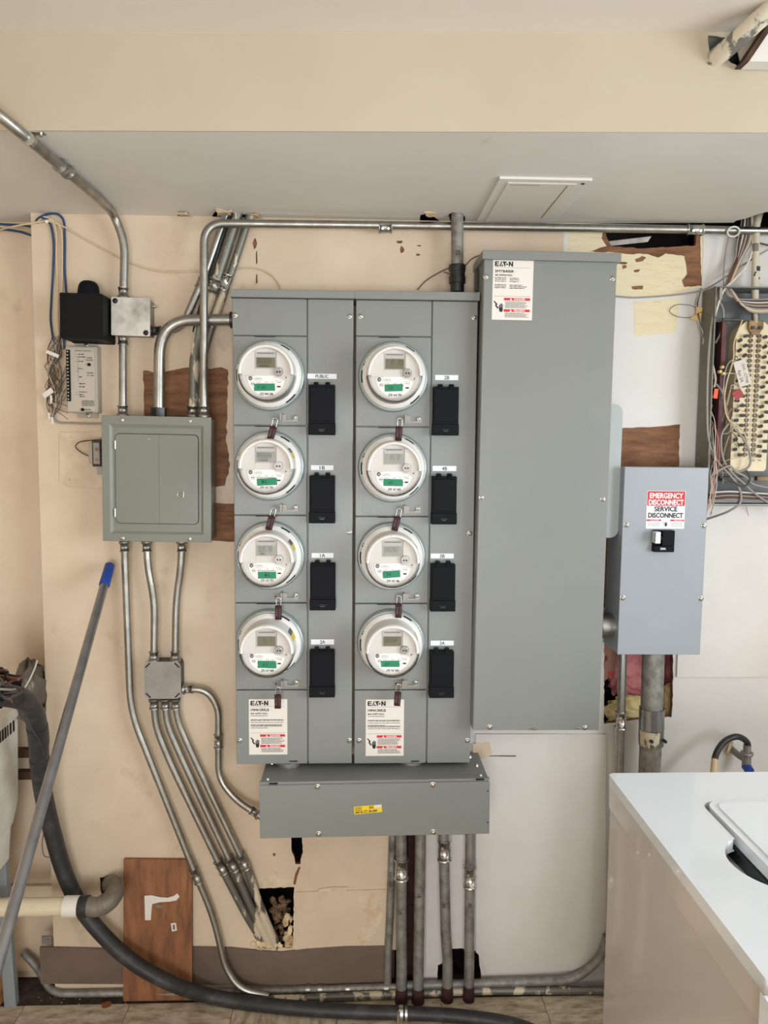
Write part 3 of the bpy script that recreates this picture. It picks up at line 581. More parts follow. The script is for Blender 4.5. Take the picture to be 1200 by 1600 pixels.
# ------------------------------------------------------------------ electric meters
MS = .935
def make_meter():
    t = empty('electric_meter')
    MB().lathe([(.0925, 0), (.0925, .008), (.0905, .016), (.087, .020), (.0850, .020), (.0835, .015), (.0835, 0)], seg=56).build('retaining_ring', 'collar', t)
    MB().lathe([(.0835, .002), (.0845, .019), (.084, .026), (.0815, .030), (.079, .031), (.0775, .0335), (.0660, .0345)], seg=56).build('base_flange', 'white_plastic', t)
    MB().lathe([(.0775, .033), (.0765, .036), (.0752, .094), (.0735, .1005), (.0705, .1035), (.0670, .1035), (.0650, .100), (.0645, .091), (.0645, .089)], a0=-4, a1=184, seg=44).build('shroud', 'white_plastic', t)
    MB().lathe([(.0775, .032), (.0768, .036), (.0752, .096), (.0735, .1015), (.0705, .1030), (.0675, .1015), (.0665, .093)], a0=184, a1=356, seg=40).build('clear_cover', 'glass', t)
    dr = MB().lathe([(.0745, .030), (.0722, .084), (.0705, .0880)], seg=44).build('inner_drum', 'meter_grey', t)
    f = MB(); f.disc(0, 0, .0885, .0705, 48); fo = f.build('faceplate', 'meter_grey', t)
    e = .0890
    up = MB().prism([(x, z) for x, z in [(.0645*math.cos(R(a)), .0645*math.sin(R(a))) for a in range(8, 60, 6)] + [(.0285, .0555), (.0285, -.002), (.020, -.0072), (.0635, -.0072)]], -e-.0035, -.0885)
    up.build('face_cover', 'meter_grey', t, bev=.0015); up = MB()
    up.prism([(.0645*math.cos(R(a)), .0645*math.sin(R(a))) for a in range(120, 176, 6)] + [(-.0640, -.0072), (-.036, -.0072), (-.0305, -.001), (-.0305, .0555)], -e-.0035, -.0885)
    up.build('face_cover', 'meter_grey', t, bev=.0015)
    MB().box(-.0285, .0275, -e-.0012, -e, .011, .0555).build('display_frame', 'bezel', t, bev=.001)
    MB().quad(-.0235, .0215, .0500, .0528, e+.0014).build('display_print', 'dim_ink', t)
    l = MB().box(-.0255, .0245, -e-.0022, -e-.001, .0135, .0405).build('display', 'lcd', t)
    cap = MB().cyl((.034, -e-.0005, .003), (.034, -e-.008, .003), .0125, .0115, seg=24).build('optical_port', 'port', t, bev=.0008)
    p_ = MB(); 
    for x in (.0300, .0372): p_.disc(x, .002, e+.0083, .0023, 12)
    p_.build('port_opening', 'hole', cap)
    MB().cyl((.0395, -e-.008, .008), (.0395, -e-.0084, .008), .0014, seg=8).build('port_window', 'white_ink', cap)
    MB().cyl((.053, -e, -.0122), (.053, -e-.001, -.0122), .0016, seg=10).build('dot', 'hole', t)
    pts = [(-.027, -.0078), (.020, -.0078), (.022, -.0125), (.036, -.0150)] + [(.050*math.cos(R(a)), -.014+.0465*math.sin(R(a))) for a in range(-8, -180, -8)] + [(-.0505, -.0105), (-.037, -.0105)]
    np_ = MB().prism(pts, -e-.0006, -.0885).build('nameplate', 'plate_white', t)
    k = e+.0009; g = MB().disc(-.042, -.0150, k, .0054, 20)
    g.text('I-210+c', -.0320, -.0152, .0044, k, w=.021, al='l').quad(.0235, .0445, -.0205, -.0190, k+.0) if False else g.text('I-210+c', -.0320, -.0152, .0044, k, w=.021, al='l')
    g.text('CL 200', -.0275, -.0250, .0021, k, w=.0125, al='l').text('240V', -.004, -.0250, .0021, k, w=.0095, al='l').text('3W', .0140, -.0250, .0021, k, w=.006, al='l').text('FM2S', .0290, -.0250, .0024, k, w=.0115, al='l', bold=.02)
    g.text('60 Hz 7.2', .0245, -.0203, .0020, k, w=.018, al='l').quad(.0290, .0385, -.0385, -.0345, k)
    g.quad(-.0320, -.0105, -.0199, -.0194, k)
    rd = random.Random(4); g.lines(-.0250, .0235, -.0300, .0016, k, rd)
    g.build('print', 'ink', np_)
    MB().lathe([(.0048, k), (.0040, k+.0001)], -.0360, -.0295, seg=16).quad(-.0400, -.0320, -.0305, -.0285, k).build('seal_mark', 'dim_ink', np_)
    MB().text('GE', -.042, -.0150, .0044, k+.0003, w=.0062, bold=.01).build('emblem_lettering', 'white_ink', np_)
    # dark slots in the flange
    for a0, a1 in ((50, 68), (170, 192), (-58, -36), (158, 160.5), (154, 155.5)):
        s_ = MB().lathe([(.0842, .0255), (.0815, .0302)], a0=a0, a1=a1, seg=8)
        for v in s_.v: v.y -= .0006; v.x *= 1.004; v.z *= 1.004
        s_.build('flange_slot', 'hole', t)
    sp = MB().box(-.006, .006, -.1045, -.098, .0665, .0715).build('mould_gate', 'white_plastic', t, bev=.001)
    for ch in t.children_recursive:
        if ch.name.split('.')[0] not in ('retaining_ring', 'base_flange', 'flange_slot'):
            for v in ch.data.vertices: v.co.x *= MS; v.co.z *= MS
    return t
SEG = {'0': 'abcdef', '1': 'bc', '2': 'abged', '3': 'abgcd', '4': 'fgbc', '5': 'afgcd', '6': 'afgedc', '7': 'abc', '8': 'abcdefg', '9': 'abcdfg', ' ': ''}
def seven(mb, s, x, z, w, h, d, t=.0007):
    for i, ch in enumerate(s):
        a, b = x+i*w*1.32, x+i*w*1.32+w
        for c in SEG[ch]:
            if c == 'a': mb.quad(a, b, z+h-t, z+h, d)
            if c == 'd': mb.quad(a, b, z, z+t, d)
            if c == 'g': mb.quad(a, b, z+h/2-t/2, z+h/2+t/2, d)
            if c == 'f': mb.quad(a, a+t, z+h/2, z+h, d)
            if c == 'b': mb.quad(b-t, b, z+h/2, z+h, d)
            if c == 'e': mb.quad(a, a+t, z, z+h/2, d)
            if c == 'c': mb.quad(b-t, b, z, z+h/2, d)
def tape(parent, x0, x1, z0, z1, rot, seed, s, tx, gap=.008):
    rd = random.Random(seed); k = .0905; n = 7; cx, cz = (x0+x1)/2, (z0+z1)/2; c, q = math.cos(rot), math.sin(rot)
    pts = [(x0, z0), (x1, z0)] + [(x1+(rd.uniform(-.0015, .001)), z0+(z1-z0)*i/n) for i in range(1, n)] + [(x1, z1)] + [(x1-(x1-x0)*i/12, z1+rd.uniform(-.0004, .0004)) for i in range(1, 12)] + [(x0, z1)] + [(x0+rd.uniform(-.0006, .0006), z1-(z1-z0)*i/n) for i in range(1, n)]
    pts = [(cx+(a-cx)*c-(b-cz)*q, cz+(a-cx)*q+(b-cz)*c) for a, b in pts]
    o = MB().prism(pts, -k-.0003, -k).build('tape', 'green', parent)
    t = MB(); 
    for i, ch in enumerate(s): t.text(ch, tx+i*gap, cz+rd.uniform(-.0006, .0006), .0085, k+.0006, w=.0058, bold=-.01, rot=rot+rd.uniform(-.12, .12))
    t.build('handwriting', 'pen', o)
# ------------------------------------------------------------------ key-locked seals under each meter
def make_seal():
    t = empty('barrel_lock')
    MB().box(-.0085, .0085, -.009, 0, -.038, 0).build('body', 'seal_brown', t, bev=.0012)
    g = MB()
    g.xf(Matrix.Identity(4)); rd = random.Random(2)
    g.text('PRCO', -.0035, -.018, .0052, .0094, w=.019, rot=R(90)); g.text('LOCKING', .0045, -.019, .0036, .0094, w=.024, rot=R(90))
    g.build('lettering', 'dim_ink', t)
    MB().tube(rounded([(-.0055, -.0045, -.002), (-.0055, -.0045, .021), (.0065, -.0045, .021), (.0065, -.0045, -.002)], .008), .0011, 8).build('shackle', 'steel', t)
    return t
def make_hasp():
    t = MB(); t.prism([(-.020, .009), (-.0045, .009), (-.0045, -.004), (.014, -.004), (.014, .007), (.026, .007), (.026, -.009), (.0, -.009), (-.004, -.0105), (-.018, -.0105)], -.0015, 0)
    return t
seal0 = hasp0 = meter0 = None
def bank(corn, sx, seams, meters, breakers, lab, hood, name_lab, mlabels, model, wlab, seals, screws, hx, gapx):
    global seal0, hasp0, meter0
    D = .105
    F = Fit(corn, D); t = F.empty('meter_bank', name_lab, 'meter cabinet', 'metering cabinets side by side')
    hw, hh = F.w/2, F.h/2
    MB().box(-hw, hw, -D+.010, -.008, -hh+.001, hh-.001).build('body', 'grey', t, bev=.002)
    # hood over the top
    hz0, hz1 = F.l(hood[0][0], hood[0][1], D+.012)[1], F.l(hood[1][0], hood[1][1], D+.012)[1]
    MB().box(-hw-.0035, hw+.0035, -D-.012, -.004, hz0, hz1).build('top_hood', 'grey', t, bev=.0015)
    xs = (F.l(sx[0][0], sx[0][1])[0] + F.l(sx[1][0], sx[1][1])[0])/2
    MB().box(xs+.0015, hw, -D, -D+.012, -hh, hz0-.001).build('breaker_cover', 'grey', t, bev=.0018)
    zs = [F.l(hx, y)[1] for y in seams]
    ztop = hz0-.001
    for i, z in enumerate(zs + [-hh]):
        zt = ztop if i == 0 else zs[i-1]-.0012
        zb = z+.0012 if i < len(zs) else -hh
        nm = 'blank_cover' if i in (0, len(zs)) else 'meter_cover'
        o = MB().box(-hw, xs-.0015, -D, -D+.012, zb, zt).build(nm, 'grey', t, bev=.0018)
        if nm == 'meter_cover':
            kx, kz = -hw+.030, zb+.019
            MB().lathe([(.0125, D+.0001), (.0120, D+.0004), (.0115, D+.0001)], kx, kz, seg=24).build('knockout', 'grey', o)
            MB().disc(xs-.086, zb+.016, D+.0003, .0022, 10).build('hole', 'hole', o)
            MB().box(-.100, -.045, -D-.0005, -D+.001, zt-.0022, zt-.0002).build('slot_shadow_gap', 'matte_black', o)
            h = None
            if hasp0 is None: hasp0 = h = make_hasp().build('hasp', 'zinc_box', o)
            else: h = hasp0.copy(); COL.objects.link(h); h.parent = o
            h.location = (xs-.050, -D-.004, zb+.018)
            screw(o, xs-.032, zb+.021, D+.0055, k=.75)
            MB().box(xs-.070, xs-.066, -D-.022, -D, zb+.010, zb+.030).build('sealing_tab', 'zinc_box', o)
    wl = [F.l(*p) for p in wlab]
    warning_label(t, (wl[0][0]+wl[3][0])/2, (wl[1][0]+wl[2][0])/2, (wl[2][1]+wl[3][1])/2, (wl[0][1]+wl[1][1])/2, D+.0003, model, '800 AMPS MAX.', 5, False)
    for sp in screws: a = F.l(*sp); screw(t, a[0], a[1], D)
    # small latch mark at the bottom edge
    a = F.l(hx+18, 1189); MB().box(a[0]-.010, a[0]+.012, -D-.003, -D, a[1]-.0015, a[1]+.001).build('bottom_hook', 'dark_steel', t)
    # breaker handles' covers with name tags
    for (x0, x1, z0, z1), (lx0, lx1, lz0, lz1, s) in zip(breakers, lab):
        a, b = F.l((x0+x1)/2, (z0+z1)/2, D+.03), None
        w_, h_ = (x1-x0)*(2.15-D-.03)/1200*1.0, (z1-z0)*(2.15-D-.03)/1200
        bc = empty('breaker_lock_cover', (a[0], -D, a[1]), parent=t)
        MB().box(-w_/2, w_/2, -.026, 0, -h_/2+.0, h_/2-.006).box(-w_/2-.001, w_/2+.001, -.030, 0, -h_/2, -h_/2+.030).build('cover', 'black', bc, bev=.0018)
        MB().box(-w_/2+.004, w_/2-.004, -.0275, -.024, -h_/2+.036, h_/2-.012).build('raised_panel', 'black', bc, bev=.0015)
        for sx_ in (-1, 1): MB().prismax([(-.030, h_/2-.008), (-.026, h_/2), (-.008, h_/2+.002), (0, h_/2-.004), (0, h_/2-.012), (-.030, h_/2-.012)], sx_*w_*.22-.0055, sx_*w_*.22+.0055, 'x').build('hinge', 'black', bc, bev=.001)
        MB().box(-.006, .006, -.0315, -.030, -h_/2+.010, -h_/2+.012).box(-.009, .009, -.031, -.030, -h_/2+.0145, -h_/2+.0155).build('latch', 'dark_steel', bc)
        c0, c1 = F.l(lx0, (lz0+lz1)/2), F.l(lx1, (lz0+lz1)/2)
        z0_, z1_ = F.l((lx0+lx1)/2, lz1)[1], F.l((lx0+lx1)/2, lz0)[1]
        lt = MB().box(c0[0], c1[0], -D-.0006, -D, z0_, z1_).build('name_tag', 'label_cool', t)
        MB().text(s, (c0[0]+c1[0])/2, (z0_+z1_)/2, .0095 if len(s) < 3 else .0085, D+.0010, w=.0135 if len(s) < 3 else .034, bold=.015).build('lettering', 'ink', lt)
    # meters and seals are things of their own
    for (mx, my, num, lcd, tp, stk, tag_s), lb in zip(meters, mlabels):
        if meter0 is None: m_ = meter0 = make_meter(); bank.cp = copy_tree(m_)
        else: m_ = copy_tree(bank.cp)
        p = P(mx, my, D+.008); m_.location = (p.x, -D, p.z); m_.rotation_euler = (0, -F.a, 0)
        tag(m_, lb, 'electric meter', 'round electric meters')
        l_ = MB(); seven(l_, lcd[0], -.0225, .0245, .0058, .0125, .0918); 
        if lcd[1]: seven(l_, lcd[1], -.018, .0155, .0026, .005, .0918, .0004)
        l_.build('digits', 'lcd_digit', m_)
        MB().text(num, .001, -.0560, .0062, .0906, w=.035, bold=.02).build('serial_number', 'ink', m_)
        tape(m_, *tp[:5], seed=int(my), s=tag_s, tx=tp[5])
        fresh = [c for c in m_.children if c.name.split('.')[0] in ('digits', 'serial_number', 'tape')]
        for c in fresh:
            for q_ in [c]+list(c.children):
                for v in q_.data.vertices: v.co.x *= MS; v.co.z *= MS
        if stk:
            MB().lathe([(.0728, .0355), (.0710, .080)], a0=17, a1=30, seg=4).build('yellow_sticker', stk, m_)
            if stk == 'yellow': MB().lathe([(.0728, .0355), (.0710, .080)], a0=30.5, a1=41, seg=4).lathe([(.0730, .043), (.0716, .066)], a0=32, a1=36.5, seg=3).build('black_sticker', 'dim_ink', m_)
    for (sx_, sz_, ang), lb in seals:
        if seal0 is None: s_ = seal0 = make_seal()
        else: s_ = copy_tree(seal0)
        p = P(sx_, sz_, D+.034); s_.location = (p.x, -D-.030, p.z); s_.rotation_euler = (0, R(ang), 0)
        tag(s_, lb, 'lock', 'maroon barrel locks under the meters')
    return F, t
def mb_words(col, row): return {1: 'top', 2: 'second', 3: 'third', 4: 'bottom'}[row]
T = lambda x0, x1, z0, z1, r, tx: (x0, x1, z0, z1, R(r), tx)
pc = 'locked maroon barrel lock '
F1, bank1 = bank([(362, 466), (551, 467), (551, 1194), (370, 1193)], [(480, 500), (481, 1150)], [525, 665, 805, 942, 1078],
    [(421.5, 587, '273 940 306', ('88888', '88888888'), T(-.032, .023, -.048, -.029, 1, -.021), None, 'PUB'),
     (421.5, 728, '270 163 755', ('88888', '8888888'), T(-.025, .029, -.050, -.031, 3, -.009), 'yellow', ['1', 'B']),
     (422.5, 868, '270 163 757', ('33578', '8888'), T(-.024, .026, -.051, -.032, 0, -.003), 'yellow', ['1', 'A']),
     (422.5, 1004, '270 167 600', (' 15 2', ''), T(-.025, .026, -.049, -.030, -2, -.009), 'yellow', ['2', 'A'])],
    [(482, 523, 598, 679), (483, 523, 740, 818), (484, 524, 877, 955), (483, 523, 1013, 1092)],
    [(480.5, 526, 584, 592, 'PUBLIC'), (486, 521, 727, 734.5, '1B'), (487, 521, 864, 871.5, '1A'), (486, 522, 999, 1007, '2A')],
    [(460, 465), (460, 453)], 'grey metal metering cabinet on the left with tags PUBLIC to 2A',
    ['round electric meter above the others on the left, green tape marked PUB', 'round electric meter with green tape marked 1B, second down on the left', 'round electric meter with green tape marked 1A, third down on the left', 'round electric meter with green tape marked 2A, lowest on the left'],
    '1MM412RRLB', [(388, 1092), (448, 1093), (450, 1179), (390, 1179)],
    [((427.5, 666, 14), pc+'below the PUBLIC meter, tilted over the 1B meter'), ((425, 806, 14), pc+'between the 1B and 1A meters'), ((435, 946, 0), pc+'between the 1A and 2A meters'), ((434, 1085, 0), pc+'hanging over the lower left warning label')],
    [(367, 492), (546, 494), (546, 832), (546, 1157), (374, 1157)], 440, True)
F2, bank2 = bank([(557, 468), (747, 470), (734, 1192), (553, 1193)], [(674.5, 500), (667, 1150)], [526, 667, 807, 943, 1078],
    [(614.5, 589, '270 163 799', (' 15 28', ''), T(-.027, .022, -.046, -.027, 2, -.015), None, ['2', 'B']),
     (613.5, 731, '270 167 602', (' 15 2', ''), T(-.029, .024, -.047, -.028, -1, -.014), None, ['4', 'B']),
     (611.5, 869, '270 163 186', ('08282', ''), T(-.027, .021, -.047, -.028, 5, -.015), 'yellow_pale', ['3', 'B']),
     (611, 1004, '270 167 603', ('08282', ''), T(-.031, .020, -.046, -.029, 0, -.019), 'yellow_pale', ['3', 'A'])] if M.setdefault('yellow_pale', mat('pale_yellow_sticker', S(232, 224, 150), .5)) else None,
    [(677, 717, 601, 680), (675, 714, 741, 820), (673, 712, 878, 957), (671, 710, 1014, 1093)],
    [(680, 716, 586, 594, '2B'), (676, 713, 728, 736, '4B'), (673, 709, 865, 872.5, '3B'), (673, 709, 1001, 1008.5, '3A')],
    [(650, 468), (650, 455)], 'grey metal metering cabinet on the right with tags 2B to 3A',
    ['round electric meter with green tape marked 2B, uppermost of the right column', 'round electric meter with green tape marked 4B, second down on the right', 'round electric meter with tilted green tape marked 3B', 'round electric meter with green tape marked 3A, lowest on the right'],
    '1MM412RRLB', [(573, 1092), (632, 1094), (630, 1182), (570, 1180)],
    [((624, 666, 4), pc+'between the 2B and 4B meters'), ((621.5, 807, 13), pc+'tilted between the 4B and 3B meters'), ((623, 943, 1), pc+'between the 3B and 3A meters'), ((622, 1081, 4), pc+'hanging over the lower right warning label')],
    [(563, 494), (741, 496), (734, 833), (730, 1157), (561, 1157)], 630, True)
for ch in [bank.cp] + list(bank.cp.children_recursive): bpy.data.objects.remove(ch)
# ------------------------------------------------------------------ tall main cabinet
D = .15
F3 = Fit([(754.6, 404), (963, 408.5), (938, 1142), (740, 1140)], D); t = F3.empty('tall_cabinet', 'tallest grey metal cabinet with a blank front right of the meters', 'electrical cabinet')
hw, hh = F3.w/2, F3.h/2
MB().box(-hw, hw, -D+.004, -.008, -hh, hh+.015).build('body', 'grey', t, bev=.002)
MB().box(-hw+.001, hw-.001, -D, -D+.003, -hh, hh).build('front_cover', 'grey', t, bev=.0015)
hz = F3.l(850, 392.5, D+.012)[1], F3.l(850, 406.5, D+.012)[1]
MB().box(-hw-.006, hw+.006, -D-.012, -.006, hz[1], hz[0]).build('top_hood', 'grey', t, bev=.0015)
MB().box(-hw-.0045, -hw, -.07, -.02, hz[1]-.06, hz[1]-.004).build('side_hinge', 'dark_steel', t, bev=.001)
for s_ in ((759, 432), (957, 435), (752, 777), (942, 780), (765, 1136), (914, 1137)): a = F3.l(*s_); screw(t, a[0], a[1], D)
wl = [F3.l(*p) for p in ((771, 405.5), (834, 407), (831, 501), (768, 499))]
warning_label(t, (wl[0][0]+wl[3][0])/2, (wl[1][0]+wl[2][0])/2, (wl[2][1]+wl[3][1])/2, (wl[0][1]+wl[1][1])/2, D+.0003, '3MTB400R', '400 AMPS/Ø MAX.', 8)
a = F3.l(832, 1139); MB().box(a[0]-.010, a[0]+.012, -D-.004, -D, a[1]-.002, a[1]+.001).cyl((a[0]+.002, -D-.001, a[1]+.001), (a[0]+.002, -D-.006, a[1]+.001), .004, seg=10).build('bottom_hook', 'steel', t)
a = F3.l(902, 1137); MB().box(a[0]-.006, a[0]+.006, -D-.003, -D, a[1]-.002, a[1]+.002).build('bottom_hook', 'steel', t, bev=.001)
za, zb = F3.l(960, 632, .09)[1], F3.l(957, 840, .09)[1]; xo = F3.l(970, 700, .09)[0]
sc_ = MB(); rr = .022
prof = [(xo, zb+rr)] + [(xo-rr+rr*math.cos(R(q)), za-rr+rr*math.sin(R(q))) for q in range(0, 91, 15)] + [(hw-.001, za), (hw-.001, zb)] + [(xo-rr+rr*math.cos(R(q)), zb+rr+rr*math.sin(R(q))) for q in range(-90, 0, 15)]
sc_.prism(prof, -.095, -.012, True); sc_.build('side_cover', 'pale_cover', t, bev=.004)
# ------------------------------------------------------------------ trough under the meter banks
D = .19
F4 = Fit([(405, 1226.7), (765, 1219), (765, 1304), (406, 1309)], D); t = F4.empty('wiring_trough', 'wide grey metal wiring trough with a yellow sticker below the meters', 'wiring trough')
hw, hh = F4.w/2, F4.h/2
MB().box(-hw+.002, hw-.002, -D+.004, -.004, -hh+.001, hh+.001).build('body', 'grey', t, bev=.0015)
MB().box(-hw, hw, -D, -D+.003, -hh, hh-.003).build('front_cover', 'grey', t, bev=.001)
MB().box(-hw, hw, -D+.0035, -D+.015, hh-.001, hh+.0045).build('top_lip', 'grey', t, bev=.001)
for s_ in ((496, 1229), (676, 1226), (498, 1303), (677, 1300)): a = F4.l(*s_); screw(t, a[0], a[1], D, k=1.1)
for s_ in ((427, 1224.5), (750, 1218)):
    a = F4.l(*s_); MB().box(a[0]-.011, a[0]+.011, -D-.0004, -D+.003, a[1]-.0018, a[1]+.0012).build('slot', 'hole', t)
for s_ in ((762, 1236), (762, 1285)): a = F4.l(*s_); MB().disc(a[0], a[1], D+.0003, .002, 10).build('pinhole', 'hole', t)
tl = MB()
for x_, y_ in ((-hw+.02, -.165), (-hw+.02, -.06), (hw-.02, -.165), (hw-.02, -.10), (hw-.03, -.04)): tl.cyl((x_, y_, hh+.001), (x_, y_, hh+.006), .0055, .004, 12)
tl.build('top_screw', 'steel', t)
a, b = F4.l(552, 1272), F4.l(598, 1257); cx, cz = (a[0]+b[0])/2, (a[1]+b[1])/2
yl = MB().quad(cx-.037, cx+.037, cz-.0105, cz+.0105, D+.0006, R(4)).build('yellow_label', 'yellow', t)
g = MB(); rd = random.Random(6)
rotm = Matrix.Translation((cx, 0, cz)) @ Matrix.Rotation(R(-4), 4, 'Y') @ Matrix.Translation((-cx, 0, -cz))
for v in (.0065, .0035, .0005, -.0025): g.lines(cx-.034, cx-.016, cz+v, .0013, D+.001, rd)
g.text('BR120', cx-.027, cz-.0070, .0040, D+.001, w=.016, bold=.03) if False else g.lines(cx-.034, cx-.014, cz-.0078, .0030, D+.001, rd)
g.lines(cx-.012, cx+.0, cz-.004, .002, D+.001, rd); g.lines(cx+.002, cx+.024, cz-.006, .003, D+.001, rd); g.lines(cx-.012, cx+.022, cz-.0085, .0012, D+.001, rd)
for k_ in range(7): g.quad(cx+.003+k_*.0018, cx+.0036+k_*.0018+(k_%2)*.0006, cz+.001, cz+.0085, D+.001)
g.xf(rotm).build('print', 'ink', yl)
MB().add([rotm @ Vector(v) for v in ((cx+.018, -D-.0009, cz+.0105), (cx+.018, -D-.0009, cz+.003), (cx+.034, -D-.0009, cz+.002), (cx+.037, -D-.0009, cz+.0105))], [(0,1,2,3)]).build('torn_patch', 'label', yl)
# nipples between banks and trough
for px_, lb in ((451, 'left'), (642, 'right')):
    p = P(px_, 1196, .07); zt = F1.loc.z - F1.h/2 + .002
    o = MB().cyl((p.x, -.06, zt), (p.x, -.06, zt-.03), .034, seg=28).cyl((p.x, -.06, zt-.006), (p.x, -.06, zt-.012), .040, seg=8).build('conduit_nipple', 'zinc_box')
    tag(o, 'short metal nipple joining the %s metering cabinet to the trough' % lb, 'pipe fitting')
# ------------------------------------------------------------------ emergency disconnect box
D = .13
F5 = Fit([(975, 729), (1107, 731), (1095, 1024), (966, 1022)], D); t = F5.empty('disconnect_box', 'light grey disconnect box with a red and white emergency sign', 'electrical cabinet')
hw, hh = F5.w/2, F5.h/2
MB().box(-hw+.001, hw-.001, -D+.004, -.007, -hh+.001, hh-.001).build('body', 'grey_blue', t, bev=.002)
MB().box(-hw, hw, -D, -D+.0035, -hh, hh).build('front_cover', 'grey_blue', t, bev=.0018)
for s_ in ((979, 820), (1100, 821), (973, 934), (1095, 935)): a = F5.l(*s_); screw(t, a[0], a[1], D, k=1.1)
c4 = [F5.l(*p) for p in ((1011.5, 766), (1071, 768), (1069, 827), (1009, 825))]
x0, x1 = (c4[0][0]+c4[3][0])/2, (c4[1][0]+c4[2][0])/2; z1, z0 = (c4[0][1]+c4[1][1])/2, (c4[2][1]+c4[3][1])/2; w, h = x1-x0, z1-z0
sg = MB().prism(rrect(x0, x1, z0, z1, .002), -D-.0005, -D).build('emergency_sign', 'label_cool', t)
e = D+.0009
rb = MB().prism(rrect(x0+.001, x1-.001, z1-h*.395, z1-.001, .002), -e+.0001, -e+.0003).quad(x0+.001, x0+w*.39, z1-h*.80, z1-h*.755, e-.0001).quad(x1-w*.37, x1-.001, z1-h*.80, z1-h*.755, e-.0001).build('red_band', 'red', sg)
MB().text('EMERGENCY', (x0+x1)/2, z1-h*.125, h*.135, e+.0003, w=w*.86, bold=.035).text('DISCONNECT', (x0+x1)/2, z1-h*.30, h*.135, e+.0003, w=w*.90, bold=.035).text('DANGER', x0+w*.22, z1-h*.777, h*.025, e+.0003, w=w*.22, bold=.02).text('PELIGRO', x1-w*.16, z1-h*.777, h*.025, e+.0003, w=w*.22, bold=.02).build('band_lettering', 'white_ink', sg)
g = MB().text('SERVICE', (x0+x1)/2, z1-h*.475, h*.125, e+.0003, w=w*.59, bold=.035).text('DISCONNECT', (x0+x1)/2, z1-h*.645, h*.125, e+.0003, w=w*.90, bold=.035)
cx, cz = (x0+x1)/2+w*.02, z1-h*.885
g.prism([(cx-.0035, cz+.001), (cx+.0035, cz+.001), (cx+.003, cz-.003), (cx, cz-.006), (cx-.003, cz-.004)], -e-.0001, -e)
for k_ in range(4): g.quad(cx-.0035+k_*.0018, cx-.0035+k_*.0018+.0013, cz+.001, cz+.005+.0012*(k_ in (1, 2)), e)
g.tube([(cx-.0085, -e, cz+.0065), (cx-.006, -e, cz+.004), (cx-.0075, -e, cz+.0005), (cx-.005, -e, cz-.001)], .0004, 6)
g.build('lettering', 'ink', sg)
g = MB(); rd = random.Random(3)
for k_ in range(6): g.lines(x0+.004, x0+w*.36, z1-h*(.83+k_*.022), h*.006, e, rd); g.lines(x1-w*.35, x1-.004, z1-h*(.83+k_*.022), h*.006, e, rd)
g.build('fine_print', 'dim_ink', sg)
a = F5.l(1038.5, 846, D+.02); br = empty('breaker_handle_block', (a[0], -D, a[1]), parent=t)
MB().box(-.0275, .0275, -.020, 0, -.0290, -.012).box(-.006, .0275, -.020, 0, -.012, .0290).box(-.0275, -.018, -.012, 0, -.012, .0290).box(-.018, -.006, -.010, 0, -.012, .029).build('housing', 'black', br, bev=.002)
MB().box(-.016, -.007, -.034, -.010, .004, .014).build('toggle', 'black', br, bev=.002)
MB().box(-.031, -.0175, -.037, -.010, -.004, .0270).build('lock_plate', 'steel', br, bev=.001)
MB().text('200A', -.0035, -.0195, .0055, .0204, w=.0150, bold=.03).build('lettering', 'white_ink', br)
# fat horizontal nipple
a = P(930, 978, .07); b = P(975, 978, .07); zc = P(955, 978, .07).z
o = MB().cyl((a.x, -.07, zc), (b.x, -.07, zc), .034, seg=32).build('conduit_nipple', 'galv'); tag(o, 'fat bright conduit nipple between the tall cabinet and disconnect box', 'pipe fitting')
MB().cyl((b.x-.012, -.07, zc), (b.x-.007, -.07, zc), .040, seg=12).cyl((a.x+.004, -.07, zc), (a.x+.01, -.07, zc), .041, seg=12).build('locknut', 'dark_steel', o, bev=.001)
# ------------------------------------------------------------------ small breaker panel on the left
D = .095
F6 = Fit([(158.7, 648.6), (329, 652), (330.6, 848), (160.2, 845)], D); t = F6.empty('breaker_panel', 'small olive grey breaker panel with a closed door left of the meters', 'electrical cabinet')
hw, hh = F6.w/2, F6.h/2
MB().box(-hw+.004, hw-.004, -D+.006, 0, -hh+.004, hh-.004).build('body', 'olive_grey', t, bev=.001)
b0 = .028; inn = rrect(-hw+b0-.004, hw-b0+.004, -hh+b0-.004, hh-b0+.004, .004)
mb = MB(); zf = -D+.006
o4 = [(-hw, -hh), (hw, -hh), (hw, hh), (-hw, hh)]; i1 = [(-hw+.020, -hh+.020), (hw-.020, -hh+.020), (hw-.020, hh-.022), (-hw+.020, hh-.022)]; i2 = [(-hw+.027, -hh+.027), (hw-.027, -hh+.027), (hw-.027, hh-.031), (-hw+.027, hh-.031)]
vs = [Vector((x, -D, z)) for x, z in o4] + [Vector((x, -D, z)) for x, z in i1] + [Vector((x, -D+.0045, z)) for x, z in i2] + [Vector((x, -D+.008, z)) for x, z in o4]
fs = []
for k_ in range(4):
    n_ = (k_+1)%4; fs += [(k_, n_, n_+4, k_+4), (k_+4, n_+4, n_+8, k_+8), (k_, k_+12, n_+12, n_)]
fs.append((8, 9, 10, 11)); fs.append((12, 13, 14, 15)); mb.add(vs, fs); mb.build('trim_frame', 'olive_grey', t, bev=.0012)
dc = [F6.l(*p) for p in ((180.5, 677), (309, 681), (309.5, 820), (181, 816))]
dx0, dx1 = (dc[0][0]+dc[3][0])/2, (dc[1][0]+dc[2][0])/2; dz1, dz0 = (dc[0][1]+dc[1][1])/2, (dc[2][1]+dc[3][1])/2
MB().prism(rrect(dx0-.0016, dx1+.0016, dz0-.0016, dz1+.0016, .012), -D+.0040, -D+.0045).build('door_gap', 'matte_black', t)
xm = F6.l(248.5, 750)[0]
